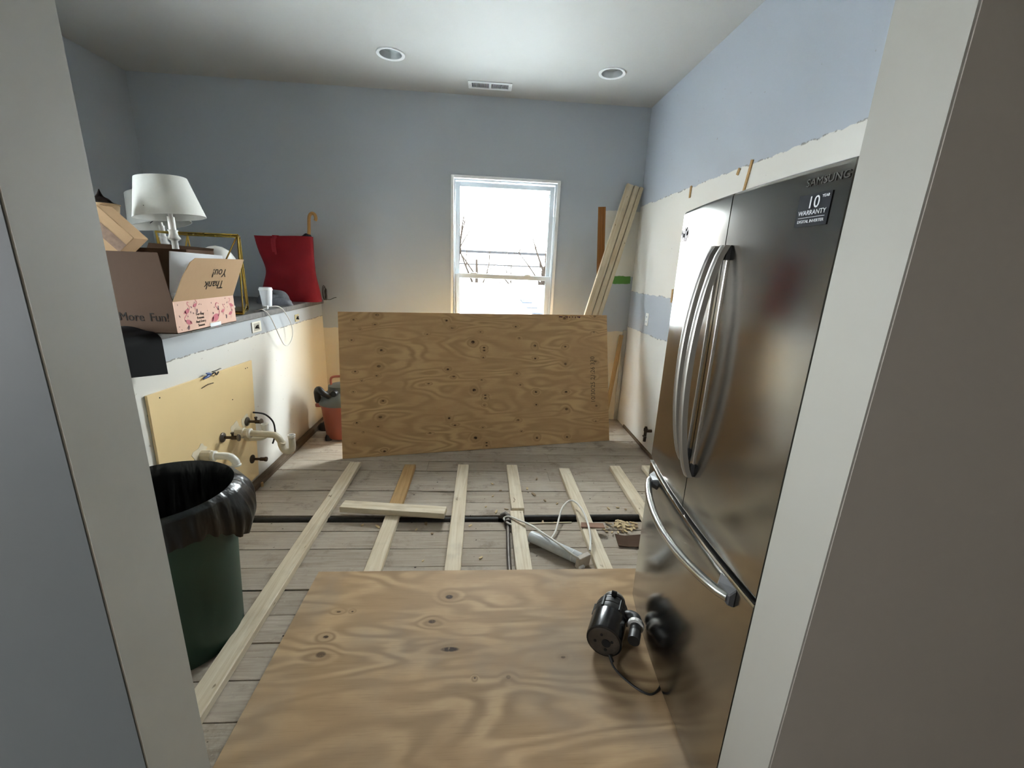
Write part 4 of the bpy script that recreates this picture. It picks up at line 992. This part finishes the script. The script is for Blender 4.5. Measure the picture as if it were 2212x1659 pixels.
# ------------------------------------------------------------------ tube lamp with cord, chips, offcuts on the floor
tl = thing('tube_lamp', 'white tube lamp with looped cord lying between the sleepers', 'work lamp', (.45, 2.09, .002))
dv = Vector((.264, -.215, 0)).normalized(); p0 = Vector((-.135, .11, .036)); p1 = p0+dv*.335
G().tube([p0, p0+dv*.004, p0+dv*.33, p1], [.030, .0335, .0335, .031], 28).build('tube', plain('frosted_tube', '#d5d8da', .3, var=.10, sc=25), tl, smooth=40)
G().tube([p0+dv*.285, p0+dv*.29], .0345, 28).build('collar', M['white'], tl, smooth=40)
yaw = math.atan2(dv.y, dv.x)
G().box(0, .03, -.045, .04, -.032, .040).build('end_bracket', plain('bracket_beige', '#c9bfb2', .5, var=.12, sc=60), tl, p1+dv*.004, (0, .10, yaw-.35), bevel=.003)
G().box(.028, .045, -.045, -.01, -.034, -.006).build('bracket_tab', M['white'], tl, p1+dv*.004, (0, .10, yaw-.35), bevel=.002)
Lc = Vector((.45, 2.09, .002))
cordA = [(.600, 1.985, .055), (.575, 1.955, .060), (.52, 1.965, .085), (.455, 2.05, .095), (.39, 2.16, .080), (.33, 2.27, .062), (.262, 2.34, .052), (.20, 2.395, .045), (.165, 2.40, .03), (.185, 2.35, .032), (.215, 2.32, .034)]
cordB = [(.635, 2.03, .062), (.66, 2.12, .075), (.675, 2.24, .085), (.678, 2.38, .085), (.66, 2.50, .08), (.62, 2.54, .075), (.56, 2.48, .06), (.52, 2.38, .04), (.48, 2.27, .02), (.44, 2.21, .008), (.40, 2.20, .008), (.36, 2.215, .008)]
for pts in (cordA, cordB): G().tube([Vector(p)-Lc for p in smoothpath(pts, 7)], .0062, 8).build('cord', M['cord'], tl, smooth=60)
M['chipw'] = plain('fresh_chip', '#cdb68c', .8, var=.15, sc=20); M['chipd'] = plain('old_chip', '#a08b6c', .85, var=.15, sc=20)
def chip_mesh(i):
    a, b, t = random.uniform(.014, .03), random.uniform(.007, .013), random.uniform(.003, .006)
    pts = [(a*math.cos(k)*random.uniform(.75, 1.1), b*math.sin(k)*random.uniform(.75, 1.1)) for k in (.2, .9, 2.2, 3.0, 3.9, 5.3)]
    return G().prism(pts, 0, t)
protos = []
for i in range(8): protos.append(chip_mesh(i).build('wood_chip', M['chipw'] if i % 3 else M['chipd'], None, (0, 0, -9)))
spots = []
for i in range(46): spots.append((random.gauss(.95, .075), random.gauss(2.345, .05), random.choice((.003, .003, .007, .011)), 'pale wood chip in the heap beside the fridge side sleeper', 'wood chips in the heap', random.uniform(.6, 1.2)))
for x, y in ((.40, 2.75), (.36, 2.83), (.47, 2.66), (.55, 2.62), (.10, 2.72), (.16, 2.80), (.05, 2.58), (.12, 2.52), (.19, 2.55), (-.72, 2.37), (-.33, 2.38), (-.38, 2.32), (-.05, 2.36), (-.28, 2.28), (.02, 2.05), (-.62, 2.35), (.45, 2.98), (.10, 2.9), (.42, 2.40), (.50, 2.39), (-.3, 2.03), (1.02, 2.55), (.97, 2.57), (.9, 2.56)):
    spots.append((x, y, .002, 'small wood chip scattered on the bare floorboards', 'wood chips scattered on the floor', random.uniform(.5, 1.0)))
for i, (x, y, z, lab, grp, s) in enumerate(spots):
    o = protos[i] if i < len(protos) else protos[i % len(protos)].copy()
    if i >= len(protos): COL.objects.link(o)
    if grp.endswith('heap') and abs(x-1.122) < .07: x -= .16
    if grp.endswith('heap') and abs(x-.692) < .09: x += .16
    o.location = (x, y, z); o.rotation_euler = (random.uniform(-.08, .08), random.uniform(-.08, .08), random.uniform(0, 6)); o.scale = (s, s, 1)
    tag(o, lab, 'wood chip', grp)
tag(G().grid(lambda u, v: ((u-.5)*.17, (v-.5)*.11, .006+.016*abs(u-.35)*(.6+v)), 8, 4).build('cardboard_scrap', M['kraft_d'], None, (.93, 2.185, .003), (0, 0, -.1), solid=.003), 'bent brown cardboard scrap below the heap of chips', 'cardboard')
tag(G().hexa([(-.075, -.028, 0), (.075, -.022, 0), (.07, .028, 0), (-.07, .022, 0), (-.075, -.028, .006), (.075, -.022, .006), (.07, .028, .006), (-.07, .022, .006)]).build('shim', m_lumber('reddish_wood', '#9a7863', '#7a5a48', spots=False), None, (.72, 2.30, .040), (0, 0, -.12)), 'flat reddish wood shim lying across a sleeper', 'shim')
lumber('lath_strip', .012, .006, .30, M['pine'], (.46, 2.385, .002), (0, 0, .05), 'thin pale lath strip on the floor by the pipe', 'lath')

# ------------------------------------------------------------------ outdoors beyond the window
M['snow'] = plain('snow', '#c6cacf', .8, var=.02, sc=.5)
struct(G().box(-60, 60, 4.8, 90, -3.2, -3.0).build('ground_snow', M['snow']))
struct(G().box(-60, -3.6, -40, 4.8, -3.2, -3.0).build('ground_snow_side', M['snow']))
M['roofgrey'] = plain('grey_shingle', '#2c2f34', 1.0, var=.1, spec=0.0)
ns = thing('snowy_roof', 'snow covered neighbouring roof seen through the window', 'roof', (.6, 9.0, -3.0))
G().hexa([(-7, -3.0, 0), (7, -3.0, 0), (7, 5, 0), (-7, 5, 0), (-7, -3.0, 2.6), (7, -3.0, 2.6), (7, 5, 4.1), (-7, 5, 4.1)]).build('snow_slab', M['snow'], ns)
for k in range(12):
    y = -2.6+k*.5; z = 2.6+(y+3)*1.5/8
    G().box(-.14, .14, -.17, .17, 0, .03).build('shingle', M['roofgrey'], ns, (1.0+.02*k if k < 6 else 1.1+.10*(6-k), y, z+.004), (.18, 0, .1*(k % 3)-.1))
fb = thing('far_building', 'low pale building with dark roof edge across the yard', 'building', (0, 30, -3.0))
G().box(-30, 30, 0, 6, 0, 5.25).build('wall', plain('pale_siding', '#e9e9e6', .8), fb)
M['fascia'] = plain('dark_fascia', '#1c1c1d', 1.0, spec=0.0)
G().box(-30.1, 30.1, -.35, 6.2, 5.50, 5.66).build('roof_edge', M['fascia'], fb)
G().box(-30.1, 30.1, -.25, 6.1, 5.25, 5.50).build('soffit', M['whiteb'], fb)
G().box(-30, 30, -.12, 0, 4.72, 4.80).build('gutter_band', M['fascia'], fb)
nh = thing('daylight_blocker_house', 'unseen brown house added left of the window to block daylight', 'house', (-6.0, 10.0, -3.0))  # out of view; added to cut the sky light on the right wall
G().box(-4.3, 4.3, -3.6, 3.6, 0, 6.2).build('wall', plain('brown_siding', '#6f6258', .85), nh)
G().hexa([(-4.6, -3.9, 6.2), (4.6, -3.9, 6.2), (4.6, 3.9, 6.2), (-4.6, 3.9, 6.2), (-.2, -3.9, 8.6), (.2, -3.9, 8.6), (.2, 3.9, 8.6), (-.2, 3.9, 8.6)]).build('roof', M['snow'], nh)
for yy in (-2.2, 0.0, 2.2): G().box(4.28, 4.34, yy-.45, yy+.45, 3.6, 5.0).build('window', M['fascia'], nh)
M['bark'] = plain('winter_bark', '#1c1815', 1.0, spec=0.0)
def tree(label, loc, h, seed):
    rnd = random.Random(seed); g = G()
    def br(p, d, L, r, lev):
        pts, rs = [p], [r]; q = Vector(p); dd = Vector(d)
        for i in range(4):
            dd = (dd + Vector((rnd.uniform(-.16, .16), rnd.uniform(-.16, .16), rnd.uniform(-.02, .12)))).normalized(); q = q + dd*L/4; pts.append(q.copy()); rs.append(r*(1-.16*(i+1)))
        g.tube(pts, rs, 6 if lev < 2 else 4, caps=False)
        if lev < 4:
            for k in range(4 if lev == 0 else 3):
                i = rnd.choice((2, 3, 4)) if lev else k+1
                nd = (dd + Vector((rnd.uniform(-.9, .9), rnd.uniform(-.9, .9), rnd.uniform(-.1, .6)))).normalized()
                br(pts[min(i, 4)], nd, L*rnd.uniform(.55, .75), rs[min(i, 4)]*.62, lev+1)
    br(Vector((0, 0, 0)), Vector((0, 0, 1)), h*.42, h*.030, 0)
    t = thing('bare_tree', label, 'tree', loc); g.build('trunk_and_branches', M['bark'], t, smooth=60)
tree('bare winter tree beyond the left half of the window', (-.5, 17.5, -3.0), 10, 3)
tree('bare winter tree beyond the right half of the window', (2.3, 18, -3.0), 11, 5)
tree('bare winter tree farthest left beyond the yard', (-3.5, 24, -3.0), 10, 9)
